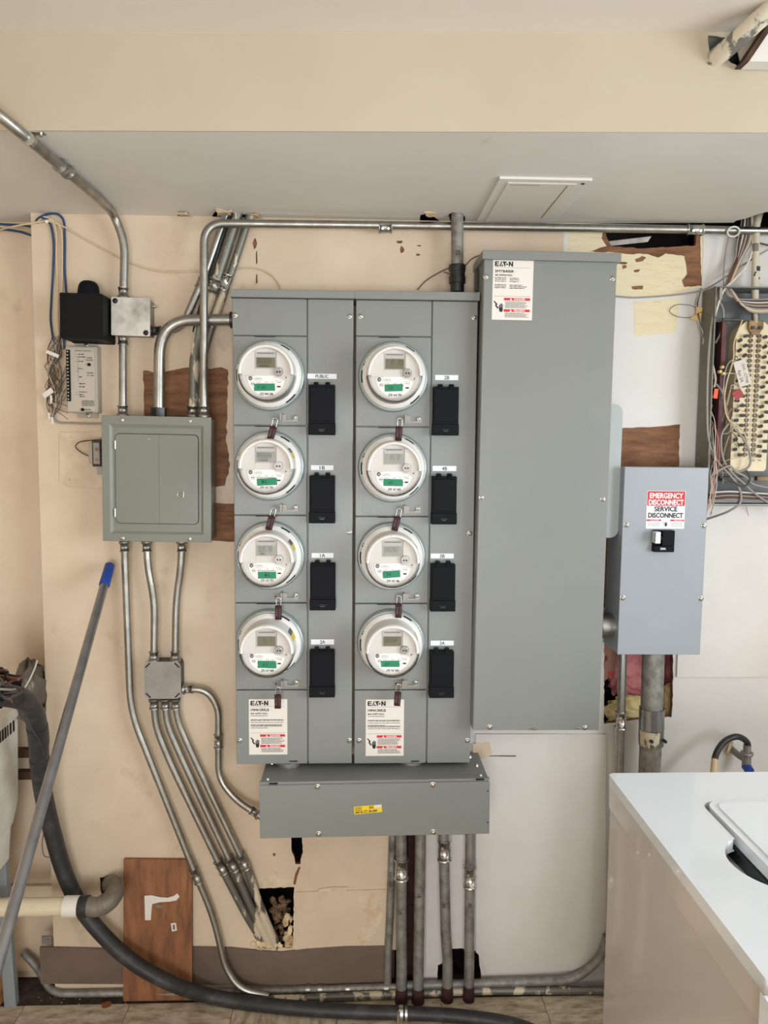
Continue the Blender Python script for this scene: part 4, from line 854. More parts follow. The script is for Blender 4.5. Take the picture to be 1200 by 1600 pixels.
dr = MB().prism(rrect(dx0, dx1, dz0, dz1, .011), -D+.0010, -D+.0045).build('door', 'olive_grey', t, bev=.0008)
MB().box(xm-.0006, xm+.0006, -D+.0007, -D+.0011, dz0+.001, dz1-.001).build('crease', 'cab', dr)
for py_ in (695, 801): a = F6.l(180.5, py_); MB().cyl((a[0]-.001, -D+.0005, a[1]-.011), (a[0]-.001, -D+.0005, a[1]+.011), .0022, seg=10).build('hinge', 'steel', dr)
a = F6.l(283, 772.5); rg = MB().tube([(a[0]+.0095*math.cos(R(q)), -D-.001, a[1]+.0095*math.sin(R(q))) for q in range(50, 311, 10)] + [(a[0]+.006, -D-.001, a[1]-.0072)], .0009, 8)
rg.tube([(a[0]+.006, -D-.001, a[1]-.0075), (a[0]+.007, -D-.001, a[1]+.0075)], .0009, 8).build('latch_ring', 'steel', dr)
MB().disc(a[0], a[1], D-.0006, .0085, 20).build('latch_disc', 'cab_frame', dr)
for s_ in ((190, 656), (296, 657.5), (191, 841), (295.5, 842)): a = F6.l(*s_); screw(t, a[0], a[1], D, 'steel', .8)
a = F6.l(232.5, 686); MB().disc(a[0], a[1], D-.0006, .002, 10).build('rivet', 'steel', dr)
# transformer on its left side, little wall plate
p = P(152, 708, .03); t = empty('doorbell_transformer', (p.x, 0, p.z), 0, 'small bell transformer with a dark frame touching the left panel side', 'transformer')
MB().box(-.0225, -.008, -.036, -.004, -.028, .028).build('coil', 'controller', t, bev=.003)
MB().box(-.010, .012, -.042, -.001, -.036, .034).build('core', 'dark_steel', t, bev=.001)
MB().box(-.006, .010, -.0435, -.042, -.029, .028).build('face', 'zinc_box', t)
for z_ in (.010, -.018): MB().cyl((.003, -.0435, z_), (.003, -.047, z_), .004, seg=10).build('terminal', 'brass', t)
MB().box(-.008, .010, -.012, -.001, -.060, -.034).build('bracket', 'controller', t, bev=.001)
MB().tube(catmull([P(163, 687, .04), P(143, 688, .035), P(122, 692, .02), P(118, 698, .018), P(127, 707, .02), P(142, 714, .025)], 6), .0016, 8).build('lead_wire', 'wire_dark', None).parent = None
o = [x for x in bpy.data.objects if x.name == 'lead_wire'][0]; tag(o, 'thin dark wire looping from the bell transformer', 'wire')
a, b = P(758, 1181, .004), P(806, 1181.5, .012)
tag(MB().cyl(a, b, .0013, seg=8).build('nail', 'dark_steel'), 'long thin nail sticking out beside the trough below the tall cabinet', 'nail')
p = P(750, 1172, .0); tag(plate('plaster_patch', rag(Q([(738, 1160), (764, 1158), (768, 1176), (758, 1184), (738, 1184)]), .001, .006, 91), [], .006, .0068, 'stained'), 'small chipped plaster area at the upper right of the trough', 'plaster patch')
# ------------------------------------------------------------------ conduits: upper left
RC = .0112
pts = [PZ(-70, 130, SOFZ+.07), PZ(-20, 165, SOFZ+.02), PZ(44, 217, SOFZ-.016), PZ(95, 263, SOFZ-.015), PZ(150, 306, SOFZ-.015), P(184, 338, .045), P(195, 378, .035), P(193, 466, .035)]
pa = rounded([pts[0], pts[1], pts[2], pts[4], pts[5]+Vector((-.012, 0, .01)), pts[6]+Vector((0, 0, .0)), pts[7]], .10, 9)
o = MB().tube(pa, RC, 16).build('conduit', 'galv'); tag(o, 'long conduit sweeping from upper left down to the silver junction box', 'conduit')
dv = (pts[4]-pts[2]).normalized(); c_ = along(pts[2], pts[4], .47); coupling(o, c_-dv*.022, c_+dv*.022, RC*1.2, 'galv')
connector(o, P(193, 466, .035), (0, 0, 1), RC*.9, 'galv')
c_ = pts[2]+dv*.004; st_ = MB().tube([c_-dv*.006, c_+dv*.006], RC*1.22, 16); st_.box(c_.x-.004, c_.x+.03, c_.y-.004, c_.y+.012, SOFZ-.003, SOFZ-.0005).cyl((c_.x+.022, c_.y+.004, SOFZ-.003), (c_.x+.022, c_.y+.004, SOFZ-.008), .004, seg=8); st_.build('strap', 'steel', o)
def jbox(name, cor, D, m, mside, label, rad=.0, sc=()):
    F = Fit(cor, D); t = F.empty(name, label, 'junction box'); hw, hh = F.w/2, F.h/2
    MB().prism(rrect(-hw+.002, hw-.002, -hh+.002, hh-.002, max(rad, .003)), -D+.005, 0).build('box_body', mside, t, bev=.001)
    MB().prism(rrect(-hw, hw, -hh, hh, max(rad, .003)), -D, -D+.0045).build('cover', m, t, bev=.0012)
    return F, t
FJ, tj = jbox('junction_box', [(173.5, 464), (234, 466), (234.5, 526), (174, 523)], .052, 'cast', 'zinc_box', 'square junction box with a scratched silver cover left of the slanted pipes')
for x, y in ((180, 470), (228, 520)): a = FJ.l(x, y); screw(tj, a[0], a[1], .052, 'dark_steel', 1.0)
for s_, z_ in ((1, .032), (1, -.036)): MB().cyl((FJ.w/2-.004, -.03, z_), (FJ.w/2+.012, -.03, z_), .004, seg=8).build('side_screw', 'steel', tj)
o = MB().tube([P(192, 522, .03), P(192, 651, .045)], RC*.92, 16).build('conduit', 'galv'); tag(o, 'short straight conduit from the silver junction box down into the small panel', 'conduit')
connector(o, P(192, 522, .03), (0, 0, -1), RC*.9, 'galv'); connector(o, P(192, 650, .045), (0, 0, 1), RC*.9, 'galv')
# long top run
o = MB().tube(rounded([P(318.5, 652, .078), P(318.5, 349, .078), P(385, 349.5, .05), P(600, 352, .034), P(1250, 361.5, .034)], .135, 14), RC*.95, 16).build('conduit', 'galv')
tag(o, 'long horizontal conduit along the ceiling line bending down into the small panel', 'conduit')
coupling(o, P(592, 355.7, .034), P(612, 355.9, .034), RC*1.16, 'galv'); coupling(o, P(1073, 359, .034), P(1098, 359.5, .034), RC*1.16, 'steel')
connector(o, P(318.5, 651, .078), (0, 0, 1), RC*.9, 'galv')
# rusty thick elbow into the left bank
o = MB().tube(rounded([P(248, 650, .045), P(250, 500, .045), P(364, 500, .045)], .155, 16), .0152, 18).build('conduit', 'galv')
o.data.materials[0] = M['galv']; tag(o, 'thick curved conduit from the small panel into the left metering cabinet', 'conduit')
MB().tube([P(248, 652, .045), P(248, 637, .045)], .022, 6).build('bushing', 'dark_steel', o, bev=.001)
MB().tube([P(366, 500, .045), P(360, 500, .045)], .022, 10).build('locknut', 'dark_steel', o, bev=.001)
# curve from junction box up to the ceiling
o = MB().tube(rounded([P(232, 517, .03), P(282, 517, .03), P(322, 425, .022), P(350, 344, .02), P(356, 330, .02)], .10, 10), RC*.9, 16).build('conduit', 'galv')
tag(o, 'conduit curving from the silver junction box up behind the bent top conduit', 'conduit')
connector(o, P(235, 517, .03), (1, 0, 0), RC*.85, 'dark_steel'); a_, b_ = P(311, 450, .0225), P(317, 436, .022); coupling(o, a_, b_, RC*1.05, 'galv', screws=False)
o = MB().tube(rounded([P(374, 326, .028), P(341, 430, .028), P(308, 525, .03), P(303, 570, .04), P(302.5, 652, .04)], .06, 8), .0135, 16).build('conduit', 'galv_worn')
tag(o, 'slanted paint-stained conduit ending on the small panel beside the bent top conduit', 'conduit'); coupling(o, P(338, 437, .028), P(331, 460, .028), .0160, 'galv')
connector(o, P(302.5, 651, .04), (0, 0, 1), .0125, 'galv')
o = MB().tube(rounded([P(392, 330, .022), P(360, 430, .022), P(327, 520, .022), P(315, 570, .03), P(313, 652, .03)], .06, 8), .0105, 16).build('conduit', 'galv_worn')
tag(o, 'rightmost slanted conduit with flaking dark paint above the metering cabinet', 'conduit'); coupling(o, P(357, 430, .022), P(347, 453, .022), .0132, 'steel')
o = MB().tube([P(362, 328, .018), P(345, 380, .018), P(322, 455, .018), P(306, 520, .02)], .010, 12).build('conduit', 'dark_steel'); tag(o, 'dark slanted conduit hidden behind the other slanted pipes', 'conduit')
hs = MB().hexa([P(345, 335, .05), P(354, 335, .05), P(350, 352, .05), P(343, 350, .05)], [P(345, 335, .047), P(354, 335, .047), P(350, 352, .047), P(343, 350, .047)]).build('pipe_strap', 'galv_worn'); tag(hs, 'bent perforated metal strap hanging at the ceiling hole above the slanted pipes', 'strap')
# riser above the right bank
o = MB().tube([P(714.5, 320, .055), P(714.5, 456, .055)], .0165, 20).build('conduit', 'pipe_dull'); tag(o, 'vertical riser conduit marked 2B above the right metering cabinet', 'conduit')
q = lambda y: P(714.5, y, .055)
MB().tube([q(414), q(424)], .0225, 8).tube([q(424.2), q(432)], .0205, 20).tube([q(432.2), q(443)], .0225, 8).tube([q(443.2), q(456)], .0185, 20).build('hub_fitting', 'dark_steel', o, bev=.001)
MB().text('2B', q(397).x, q(397).z, .013, .0735, w=.013).build('handwriting', 'ink', o)
tag(MB().tube(catmull([P(693, 425, .006), P(708, 428, .012), P(722, 420, .012), P(738, 404, .008), P(752, 398, .006)], 6), .0014, 8).build('cable', 'wire_brown'), 'thin brown cable passing behind the riser marked 2B', 'cable')
tag(MB().tube(catmull([P(652, 453, .006), P(664, 440, .006), P(682, 428, .006), P(703, 418, .008), P(716, 414, .01)], 6), .0015, 8).build('cable', 'wire_brown'), 'thin brown cable rising from the right metering cabinet to the riser', 'cable')
# ------------------------------------------------------------------ conduits below the small panel
o = MB().tube(rounded([P(194.5, 846, .04), P(196, 900, .034), P(204, 1112, .03), P(300, 1352, .028), P(334, 1432, .026), P(352, 1512, .03), P(375, 1546, .04), P(420, 1556, .05)], .07, 8), .0098, 14).build('conduit', 'galv')
tag(o, 'longest thin conduit from the small panel bending down to the floor', 'conduit'); coupling(o, P(302, 1357, .028), P(311, 1379, .028), .0116, 'galv'); connector(o, P(194.5, 846, .04), (0, 0, -1), .0095, 'galv')
o = MB().tube(rounded([P(229.5, 846, .042), P(231, 885, .042), P(241.5, 940, .035), P(240.5, 1034, .035)], .05, 8), .0100, 14).build('conduit', 'galv'); tag(o, 'left of two short bent conduits between the small panel and grey junction box', 'conduit')
connector(o, P(229.5, 846, .042), (0, 0, -1), .0095, 'galv'); connector(o, P(240.5, 1033, .035), (0, 0, 1), .0095, 'galv')
o = MB().tube(rounded([P(284, 846, .042), P(283, 885, .042), P(275, 940, .035), P(274, 1034, .035)], .05, 8), .0100, 14).build('conduit', 'galv'); tag(o, 'right of two short bent conduits between the small panel and grey junction box', 'conduit')
connector(o, P(284, 846, .042), (0, 0, -1), .0095, 'galv'); connector(o, P(274, 1033, .035), (0, 0, 1), .0095, 'galv')
FK, tk = jbox('junction_box', [(225, 1034), (282, 1034), (283, 1092), (226, 1092)], .05, 'zinc_box', 'dark_steel', 'square dull grey junction box with rounded corners and six conduits', .014)
for x_, z_, r_ in ((-1, 1, 45), (1, 1, -45), (-1, -1, -45), (1, -1, 45)):
    MB().box(-.009, .009, -.0503, -.0497, -.0018, .0018, rot=Matrix.Rotation(R(-r_), 3, 'Y'), c=(0, -.05, 0)).xf(Matrix.Translation((x_*(FK.w/2-.010), 0, z_*(FK.h/2-.010)))).build('corner_slot', 'hole', tk)
for nm, top, a1, bnd, cpl, cp2, end, lb in (('a', (240.5, 1092), (243, 1135), (266, 1192), (340, 1344), (351, 1364), (414, 1476), 'left'), ('b', (258, 1092), (261, 1132), (285, 1187), (357, 1340), (368, 1360), (424, 1480), 'middle'), ('c', (274, 1092), (278, 1128), (302, 1182), (375, 1335), (386, 1357), (433, 1480), 'right')):
    P0, P1, P2, P3, P4, P5 = P(*top, .035), P(*a1, .032), P(*bnd, .028), P(*cpl, .024), P(*cp2, .024), P(*end, -.012)
    ex = P5 + (P5-P4).normalized()*.05
    o = MB().tube(rounded([P0, P1, P2, P3], .06, 8), .0098, 14).build('conduit', 'galv'); tag(o, '%s of three parallel conduits running from the grey junction box to the wall hole' % lb, 'conduit')
    pc_ = MB().tube(rounded([P4-(P5-P4).normalized()*.01, P4+(P5-P4)*.55+Vector((0, -.012, 0)), P5, ex], .05, 6), .0118, 14).build('lower_pipe', 'galv_worn', o)
    coupling(o, P3, P4, .0125, 'galv'); connector(o, P0, (0, 0, -1), .0095, 'galv')
o = MB().tube(rounded([P(284, 1077, .03), P(322, 1077, .03), P(341.5, 1106, .025), P(341.5, 1216, .025), P(368, 1250, .04), P(408, 1276, .06)], .07, 10), .0095, 14).build('conduit', 'galv')
tag(o, 'conduit from the side of the grey junction box bending down into the trough', 'conduit'); coupling(o, P(341.5, 1147, .025), P(341.5, 1168, .025), .0115, 'galv'); connector(o, P(286, 1077, .03), (1, 0, 0), .0092, 'galv'); connector(o, P(405, 1274, .058), (P(368, 1250, .04)-P(408, 1276, .06)), .0092, 'galv')
# ------------------------------------------------------------------ conduits under the trough into the floor
def riser(x0, y0, x1, y1, d, r, label, cp=None, txt=(), rust=True, m='pipe_dull'):
    a, b = P(x0, y0, d), P(x1, y1, d); b.z = max(b.z, .0); e = Vector((b.x, b.y, -.003))
    o = MB().tube(rounded([a, along(a, b, .6), Vector((b.x, b.y, .12)), e], .03, 5), r, 18).build('conduit', m); tag(o, label, 'conduit')
    if cp: coupling(o, P(x0 + (x1-x0)*.2, cp[0], d), P(x0 + (x1-x0)*.25, cp[1], d), r*1.18, 'steel')
    if rust: MB().tube([Vector((b.x, b.y, .045)), Vector((b.x, b.y, .03)), Vector((b.x, b.y, 0))], r*1.08, 16, True, [r*1.02, r*1.12, r*1.2]).build('rusted_foot', 'rust', o)
    for s_, x_, y_, h_ in txt:
        p = P(x_, y_, d+r); g = MB().text(s_, p.x, p.z, h_, d+r+.0006, rot=R(-90)); g.build('handwriting', 'ink', o)
    return o
riser(614, 1300, 606, 1520, .012, .0115, 'thin pale conduit leftmost behind the others under the trough', None, (('KITCHEN', 610, 1375, .008),), False)
riser(627, 1300, 627, 1565, .05, .0155, 'dull conduit with a bright coupling, second from left under the trough', (1341, 1373), (('2A', 626, 1425, .010),))
riser(657, 1300, 653, 1565, .05, .0155, 'dull conduit without a coupling in the middle under the trough', None, (('1B', 655, 1400, .010),))
riser(693, 1300, 698.5, 1572, .045, .0150, 'conduit with a coupling just below the trough, second from right', (1311, 1343), (('3A', 694, 1415, .010),))
riser(735, 1300, 732, 1574, .045, .0145, 'rightmost conduit under the trough with a low coupling', (1353, 1385), (('4B', 734, 1415, .010),))
dd = MB().box(P(636, 1300, -.06).x, P(650, 1300, -.06).x, .03, .06, 0, P(640, 1300, 0).z).build('stud', 'rust'); tag(dd, 'dark reddish stud seen in the gap between the conduits under the trough', 'stud')
# conduits lying along the foot of the wall
def lay(pts, r, m, label, rad=.05): 
    o = MB().tube(rounded(pts, rad), r, 14).build('conduit', m); tag(o, label, 'conduit'); return o
z_ = .020
o = lay([P(36, 1488, -.05), P(62, 1516, -.03), Vector((PZ(90, 1537, .016).x, -.012, .018)), Vector((P(400, 1545, .02).x, -.018, .018)), Vector((P(600, 1545, .02).x, -.018, .024)), Vector((P(655, 1545, .02).x, -.018, .024))], .0105, 'pipe_dull', 'grey conduit lying at the foot of the wall below the vinyl base')
for a in (478, 497, 540, 600): p = P(a, 1543, .018); MB().cyl((p.x, -.018, .0215), (p.x+.012, -.018, .0215), .0125, seg=14).build('coupling', 'galv', o)
o = lay([P(948, 1462, .03), P(940, 1495, .03), Vector((P(900, 1530, .02).x, -.024, .040)), Vector((P(760, 1537, .02).x, -.022, .034)), Vector((P(636, 1541, .02).x, -.020, .030))], .0125, 'pipe_dull', 'light grey conduit curving up at the right foot of the wall', .12)
o = lay([Vector((P(965, 1540, .05).x, -.040, .018)), Vector((P(760, 1552, .05).x, -.028, .015)), Vector((P(470, 1560, .03).x, -.044, .013)), Vector((P(420, 1560, .03).x, -.046, .013))], .0115, 'galv_worn', 'scuffed dark conduit lying on the floor along the wall')
# ------------------------------------------------------------------ conduits at the right
o = MB().tube([P(973, 1018, .045), P(968, 1212, .045), Vector((P(968, 1212, .045).x-.008, -.045, .0))], .0118, 16).build('conduit', 'pipe_dull'); o.data.materials[0] = M['galv']
tag(o, 'thin conduit below the disconnect box', 'conduit'); coupling(o, P(970.5, 1112, .045), P(970, 1138, .045), .0140, 'steel')
o = MB().tube([P(1021, 1018, .075), P(1017, 1150, .075), Vector((P(1015, 1210, .075).x, -.075, 0))], .0300, 28).build('conduit', 'pipe_dull'); tag(o, 'thick service conduit with a wide clamp below the disconnect box', 'conduit')
a_, b_, c_, d_ = P(1018.5, 1106, .075), P(1018, 1138, .075), P(1017.5, 1139, .075), P(1017, 1163, .075)
MB().tube([a_, b_], .0345, 28).build('sleeve', 'alu', o, bev=.001); cl = MB().tube([c_, d_], .0340, 28).build('clamp', 'galv_worn', o, bev=.001)
for x_ in (-.012, .026): MB().cyl((c_.x+x_, -.075-.027, (c_.z+d_.z)/2), (c_.x+x_, -.075-.040, (c_.z+d_.z)/2), .0048, seg=6).build('bolt', 'dark_steel', cl)
# ------------------------------------------------------------------ broken corner of the soffit with its pipe and box
a = psof(1115, 88); pp = [a+Vector((-.01, .05, -.004)), a+Vector((.01, -.02, .0)), psof(1150, 68)+Vector((0, -.08, 0)), psof(1195, 32)+Vector((.0, -.13, 0)), psof(1225, -10)+Vector((.02, -.18, 0))]
o = MB().tube(catmull(pp, 8), .0175, 20).build('pipe', 'painted_pipe'); tag(o, 'fat half-painted pipe curving out of the broken soffit corner at upper right', 'pipe')
v = [P(1156, 108, .66), P(1215, 110, .66), P(1215, 24, .66), P(1214, 20, .66)]
bx = MB(); q0 = [psof(1156, 110), psof(1290, 112), psof(1290, -60), psof(1270, -60)]
fr_ = [Vector((p.x, p.y-.035, p.z)) for p in q0]; bk_ = [Vector((p.x, p.y-.003, p.z)) for p in q0]
bb_ = MB().hexa(fr_, bk_).build('corner_board', 'white_board'); bb_.name = 'wall_board'; tag(bb_, 'white board with a slanted rough edge at the upper right of the soffit', 'board')
e0, e1 = psof(1155, 109), psof(1262, -50); n_ = (e1-e0).normalized()
MB().hexa([e0+Vector((-.010, -.037, -.001)), e0+Vector((.002, -.037, 0)), e1+Vector((.002, -.037, 0)), e1+Vector((-.010, -.037, 0))], [e0+Vector((-.010, -.002, -.001)), e0+Vector((.002, -.002, 0)), e1+Vector((.002, -.002, 0)), e1+Vector((-.010, -.002, 0))]).build('raw_edge', 'dark_wood', bb_)
# ------------------------------------------------------------------ alarm horn, controller, wires at the left
D = .10
FH = Fit([(92.5, 457), (161, 459), (161, 531), (94, 528)], D); t = FH.empty('alarm_siren', 'black box siren with a round knob on top left of the silver junction box', 'siren')
hw, hh = FH.w/2, FH.h/2
MB().prism(rrect(-hw, hw, -hh, hh, .004), -D, -.012).build('housing', 'matte_black', t, bev=.003)
MB().prism(rrect(-hw-.001, hw+.001, -hh-.001, hh+.001, .004), -.014, 0).build('back_plate', 'matte_black', t, bev=.002)
MB().tube([(.002, -.05, hh-.001), (.002, -.05, hh+.022), (.002, -.05, hh+.030), (.002, -.05, hh+.036), (.002, -.05, hh+.040), (.002, -.05, hh+.0415)], .03, 32, True, [.0295, .0265, .0245, .0205, .0145, .008]).build('dome', 'black', t)
for x_, z_ in ((-hw+.008, hh-.008), (hw-.008, hh-.008), (-hw+.008, -hh+.008), (hw-.008, -hh+.008)): MB().cyl((x_, -D+.0002, z_), (x_, -D-.001, z_), .0035, seg=12).build('screw', 'black', t)
D = .035
FC = Fit([(102, 541), (150, 541), (153, 646), (104, 644)], D); t = FC.empty('alarm_controller', 'beige grey control module with a black terminal strip above the small panel', 'controller')
hw, hh = FC.w/2, FC.h/2
MB().box(-hw, hw+.001, -D, -.003, -hh, hh).build('housing', 'controller', t, bev=.0025)
for z_ in (1, -1): MB().prism(rrect(-.022, .032, min(z_*hh, z_*(hh+.013)), max(z_*hh, z_*(hh+.013)), .004), -.005, -.001).build('mounting_tab', 'controller', t, bev=.0006)
for z_ in (1, -1): screw(t, .004, z_*(hh+.006), .005, 'steel', .8)
MB().box(-hw+.004, hw-.006, -D-.0008, -D, -hh+.005, hh-.005).build('front_plate', 'control_plate', t)
ts = MB().box(-hw+.004, -hw+.013, -D-.007, -D, -.058, .078).build('terminal_strip', 'black', t, bev=.0008)
for k_ in range(15): MB().cyl((-hw+.0085, -D-.007, .073-k_*.009), (-hw+.0085, -D-.0085, .073-k_*.009), .0022, seg=8).build('terminal_screw', 'steel', ts) if k_ < 1 else None
s0 = [c for c in ts.children][0]
for k_ in range(1, 15): s1 = s0.copy(); COL.objects.link(s1); s1.parent = ts; s1.location = (0, 0, -k_*.009)
e = D+.0012; g = MB(); rd = random.Random(8)
g.text('POWER CONTROL', .006, hh-.012, .0036, e, w=.044).text('VOLUME', .022, .052, .0036, e, w=.020, bold=.02).text('TONE', .022, .058, .0036, e, w=.014, bold=.02)
for z_, w_ in ((.066, .014), (.059, .018), (.047, .014), (.028, .01), (.006, .008), (-.012, .016), (-.020, .015), (-.034, .020), (-.041, .012), (-.046, .014)): g.lines(-.006, -.006+w_, z_, .0022, e, rd, 1)
for z_ in (.066, .059, .047, .020, -.034, -.041): g.quad(-.016, -.007, z_+.001, z_+.0015, e)
g.quad(-.0085, -.008, .020, .062, e); g.quad(-.008, -.0075, -.005, .034, e)
g.text('MODEL', .024, .018, .0036, e, w=.018, bold=.02).text('LF 100', .024, .011, .0036, e, w=.018, bold=.02)
for k_ in range(5): g.lines(.0, .034, -.057-k_*.0032, .0016, e, rd)
g.text('MASTER', .016, -.080, .0034, e, w=.016, bold=.02).text('VOLUME', .018, -.087, .0034, e, w=.018, bold=.02)
g.build('print', 'ink', t)
for x_, z_ in ((.022, .040), (.0025, -.080)):
    MB().cyl((x_, -D-.0008, z_), (x_, -D-.005, z_), .0042, seg=16).build('knob', 'black', t)
def cable(pts, r, m, label, cat='cable', name='cable', n=7, parent=None, seg=8):
    o = MB().tube(catmull([P(*p) for p in pts], n), r, seg).build(name, m, parent)
    if label: tag(o, label, cat)
    return o
cable([(-40, 346, -.04), (0, 350, -.06), (35, 352, -.055), (56, 354, -.02), (58, 343, .006), (70, 336, .01), (88, 334, .008), (98, 342, .006), (101, 370, .005), (101, 420, .005), (103, 462, .005), (101, 500, .008), (100, 545, .01)], .0030, 'wire_blue', 'dark blue cable looping over the wall edge, right of the pair')
cable([(-40, 358, -.05), (0, 358, -.06), (30, 362, -.06), (57, 368, -.04), (60, 344, .006), (66, 340, .012), (76, 346, .008), (83, 372, .005), (83, 420, .005), (80, 470, .005), (79, 500, .006), (83, 530, .01), (88, 552, .012)], .0030, 'wire_blue', 'dark blue cable hanging down beside the wall edge, left of the pair')
cable([(-40, 352, -.06), (10, 355, -.06), (50, 360, -.05), (59, 346, .006), (70, 339, .012), (82, 345, .010), (88, 366, .006), (88, 400, .005), (90, 450, .005), (90, 500, .006), (93, 545, .012)], .0026, 'wire_beige', 'beige cable hanging between the two blue cables')
cable([(-10, 362, -.06), (20, 354, .0), (48, 349, .012), (72, 345, .012), (84, 344, .010), (95, 357, .008), (97, 372, .006), (97, 460, .005), (96, 520, .006), (98, 546, .01)], .0024, 'wire_beige', 'thin beige cable crossing the wall edge toward the siren')
cable([(74, 345, .012), (95, 352, .008), (130, 372, .004), (175, 397, .004), (215, 415, .004), (250, 424, .004), (300, 424, .004), (330, 425, .004), (368, 420, .004), (400, 419, .004), (425, 430, .004), (438, 448, .004), (440, 460, .004)], .0022, 'wire_beige', 'long sagging beige cable across the cream wall to the metering cabinet')
MB().cyl(P(73, 346, .0), P(73, 346, .02), .0045, seg=12).build('cable_hook', 'wire_white'); tag(bpy.data.objects['cable_hook'], 'small round hook holding the blue cables at the wall edge', 'hook')
wb = empty('wire_bundle', P(85, 600, .0), 0, 'tangle of thin stripped wires beside the control module', 'wires')
rd = random.Random(5); wo = P(85, 600, 0)
for k_ in range(22):
    x = rd.uniform(79, 97); p = [(x, 528+rd.uniform(-6, 6), .012)]
    for y in (555, 580, 605, 628): p.append((rd.uniform(70, 96), y+rd.uniform(-8, 8), rd.uniform(.006, .03)))
    if k_ % 2: p.append((106, 550+k_*5.0, .037))
    else: p.append((80+rd.uniform(-3, 3), 655, .012))
    o = MB().tube([v-wo for v in catmull([P(*q_) for q_ in p], 6)], .0009, 6, False).build('wire', rd.choice(['wire_dark', 'wire_grey', 'wire_dark', 'wire_brown', 'wire_dark', 'wire_beige']), wb)
for (x, y, w_, h_, a_, m_) in ((82, 553, .035, .009, -22, 'wire_white'), (75, 614, .030, .014, 35, 'wire_white'), (80, 624, .006, .022, 0, 'wire_white'), (77, 650, .005, .018, 5, 'wire_white'), (82, 657, .006, .018, 5, 'wire_white')):
    p = P(x, y, .032)-wo; MB().box(p.x-w_/2, p.x+w_/2, p.y-.0008, p.y, p.z-h_/2, p.z+h_/2, rot=Matrix.Rotation(R(-a_), 3, 'Y')).build('paper_tag' if w_ > .02 else 'wire_sleeve', m_, wb)
cable([(84, 640, .012), (85, 655, .01), (92, 660, .006), (110, 661, .006), (135, 662, .006), (162, 662, .01)], .0026, 'wire_grey', 'grey cable running from the wire tangle into the small panel')
# ------------------------------------------------------------------ mop pole leaning on the wall
a, b = P(171.5, 884, .035), P(40, 1350, .72); dv = (b-a).normalized(); L_ = a.z/abs(dv.z); e_ = a + dv*L_
o = MB().tube([a+dv*.05, e_], .0113, 20).build('mop_pole', 'alu'); tag(o, 'long grey metal pole with a blue grip leaning on the cream wall', 'pole')
MB().tube([a-dv*.004, a, a+dv*.05, a+dv*.075, a+dv*.078], .0145, 18, True, [.010, .0135, .0138, .0142, .0130]).build('grip', 'blue_grip', o)
# ------------------------------------------------------------------ fat black hose from the tub to the floor
hp_ = [(-40, 1092, .40), (-8, 1086, .38), (18, 1088, .34), (38, 1095, .28), (53, 1115, .22), (60, 1150, .17), (62, 1190, .13), (68, 1240, .09), (82, 1300, .06), (103, 1370, .045), (128, 1420, .045), (162, 1462, .055), (205, 1501, .075), (262, 1534, .085)]
pts = [P(*p) for p in hp_] + [PZ(330, 1557, .028), PZ(430, 1572, .022), PZ(540, 1580, .0205), PZ(640, 1583, .0195), PZ(720, 1588, .018), PZ(800, 1600, .016), PZ(860, 1622, .015)]
pth = catmull(pts, 7); n = len(pth)
rad_ = [.0275 - .0095*min(1, (i/n)*1.15) for i in range(n)]
hose = MB().tube(pth, .02, 20, True, rad_).build('hose', 'rubber'); tag(hose, 'thick dusty black hose sagging from the tub down along the floor', 'hose')
for pa_, pb_ in ((4.6, 5.4), (5.9, 6.2)):
    i0, i1 = int(pa_*7), int(pb_*7)+1; MB().tube(pth[i0:i1], .03, 18, True, [rad_[i]*1.06 for i in range(i0, i1)]).build('tape_wrap', 'rubber', hose)
i0 = min(range(n), key=lambda i: (pth[i]-PZ(622, 1583, .02)).length); c_ = pth[i0]; t_ = (pth[i0+1]-pth[i0-1]).normalized()
MB().tube([c_-t_*.006, c_+t_*.006], rad_[i0]*1.1, 20).tube([c_+t_*.012, c_+t_*.018], rad_[i0]*1.1, 20).cyl(c_+Vector((-.008, -rad_[i0], .016)), c_+Vector((-.008, -rad_[i0], -.014)), .005, seg=8).build('hose_clamp', 'steel', hose)
cable([(42, 1110, .26), (48, 1135, .24), (60, 1155, .205), (66, 1170, .175), (68, 1185, .155)], .0014, 'wire_dark', None, name='tie_wire', parent=hose)
cable([(69, 1296, .085), (66, 1320, .08), (70, 1338, .075), (80, 1340, .07), (84, 1348, .065)], .0012, 'wire_dark', 'thin dark twisted wire dangling beside the black hose', 'wire', 'wire')
# ------------------------------------------------------------------ drain pipe
y_ = -.135; zc = P(60, 1417, .135).z
o = MB().tube([Vector((ROOM_L+.005, y_, zc)), Vector((P(108, 1417, .135).x, y_, zc))], .0240, 28).build('drain_pipe', 'pvc'); tag(o, 'horizontal dirty cream drain pipe at lower left', 'pipe')
x1_, x2_, x3_ = P(101, 1417, .135).x, P(124, 1417, .135).x, P(138, 1417, .135).x
MB().tube([Vector((x1_, y_, zc)), Vector((x2_, y_, zc))], .0275, 28).build('collar', 'pvc_white', o, bev=.0015)
MB().tube([Vector((x2_-.002, y_, zc)), Vector((x2_+.004, y_, zc)), Vector((x3_, y_, zc))], .0285, 28, True, [.0265, .0290, .0280]).build('rubber_sleeve', 'rubber', o)
el = catmull([Vector((x3_-.004, y_, zc)), P(152, 1417, .135), P(168, 1410, .13), P(179, 1396, .10), P(176, 1384, .05), P(173, 1380, -.01), P(173, 1380, -.04)], 8)
o = MB().tube(el, .0250, 24).build('drain_elbow', 'lead'); tag(o, 'worn grey elbow pipe entering the ragged wall hole at lower left', 'pipe')
MB().tube([P(160, 1414, .133), P(165, 1411.5, .132)], .0268, 24).build('elbow_rim', 'lead', o)
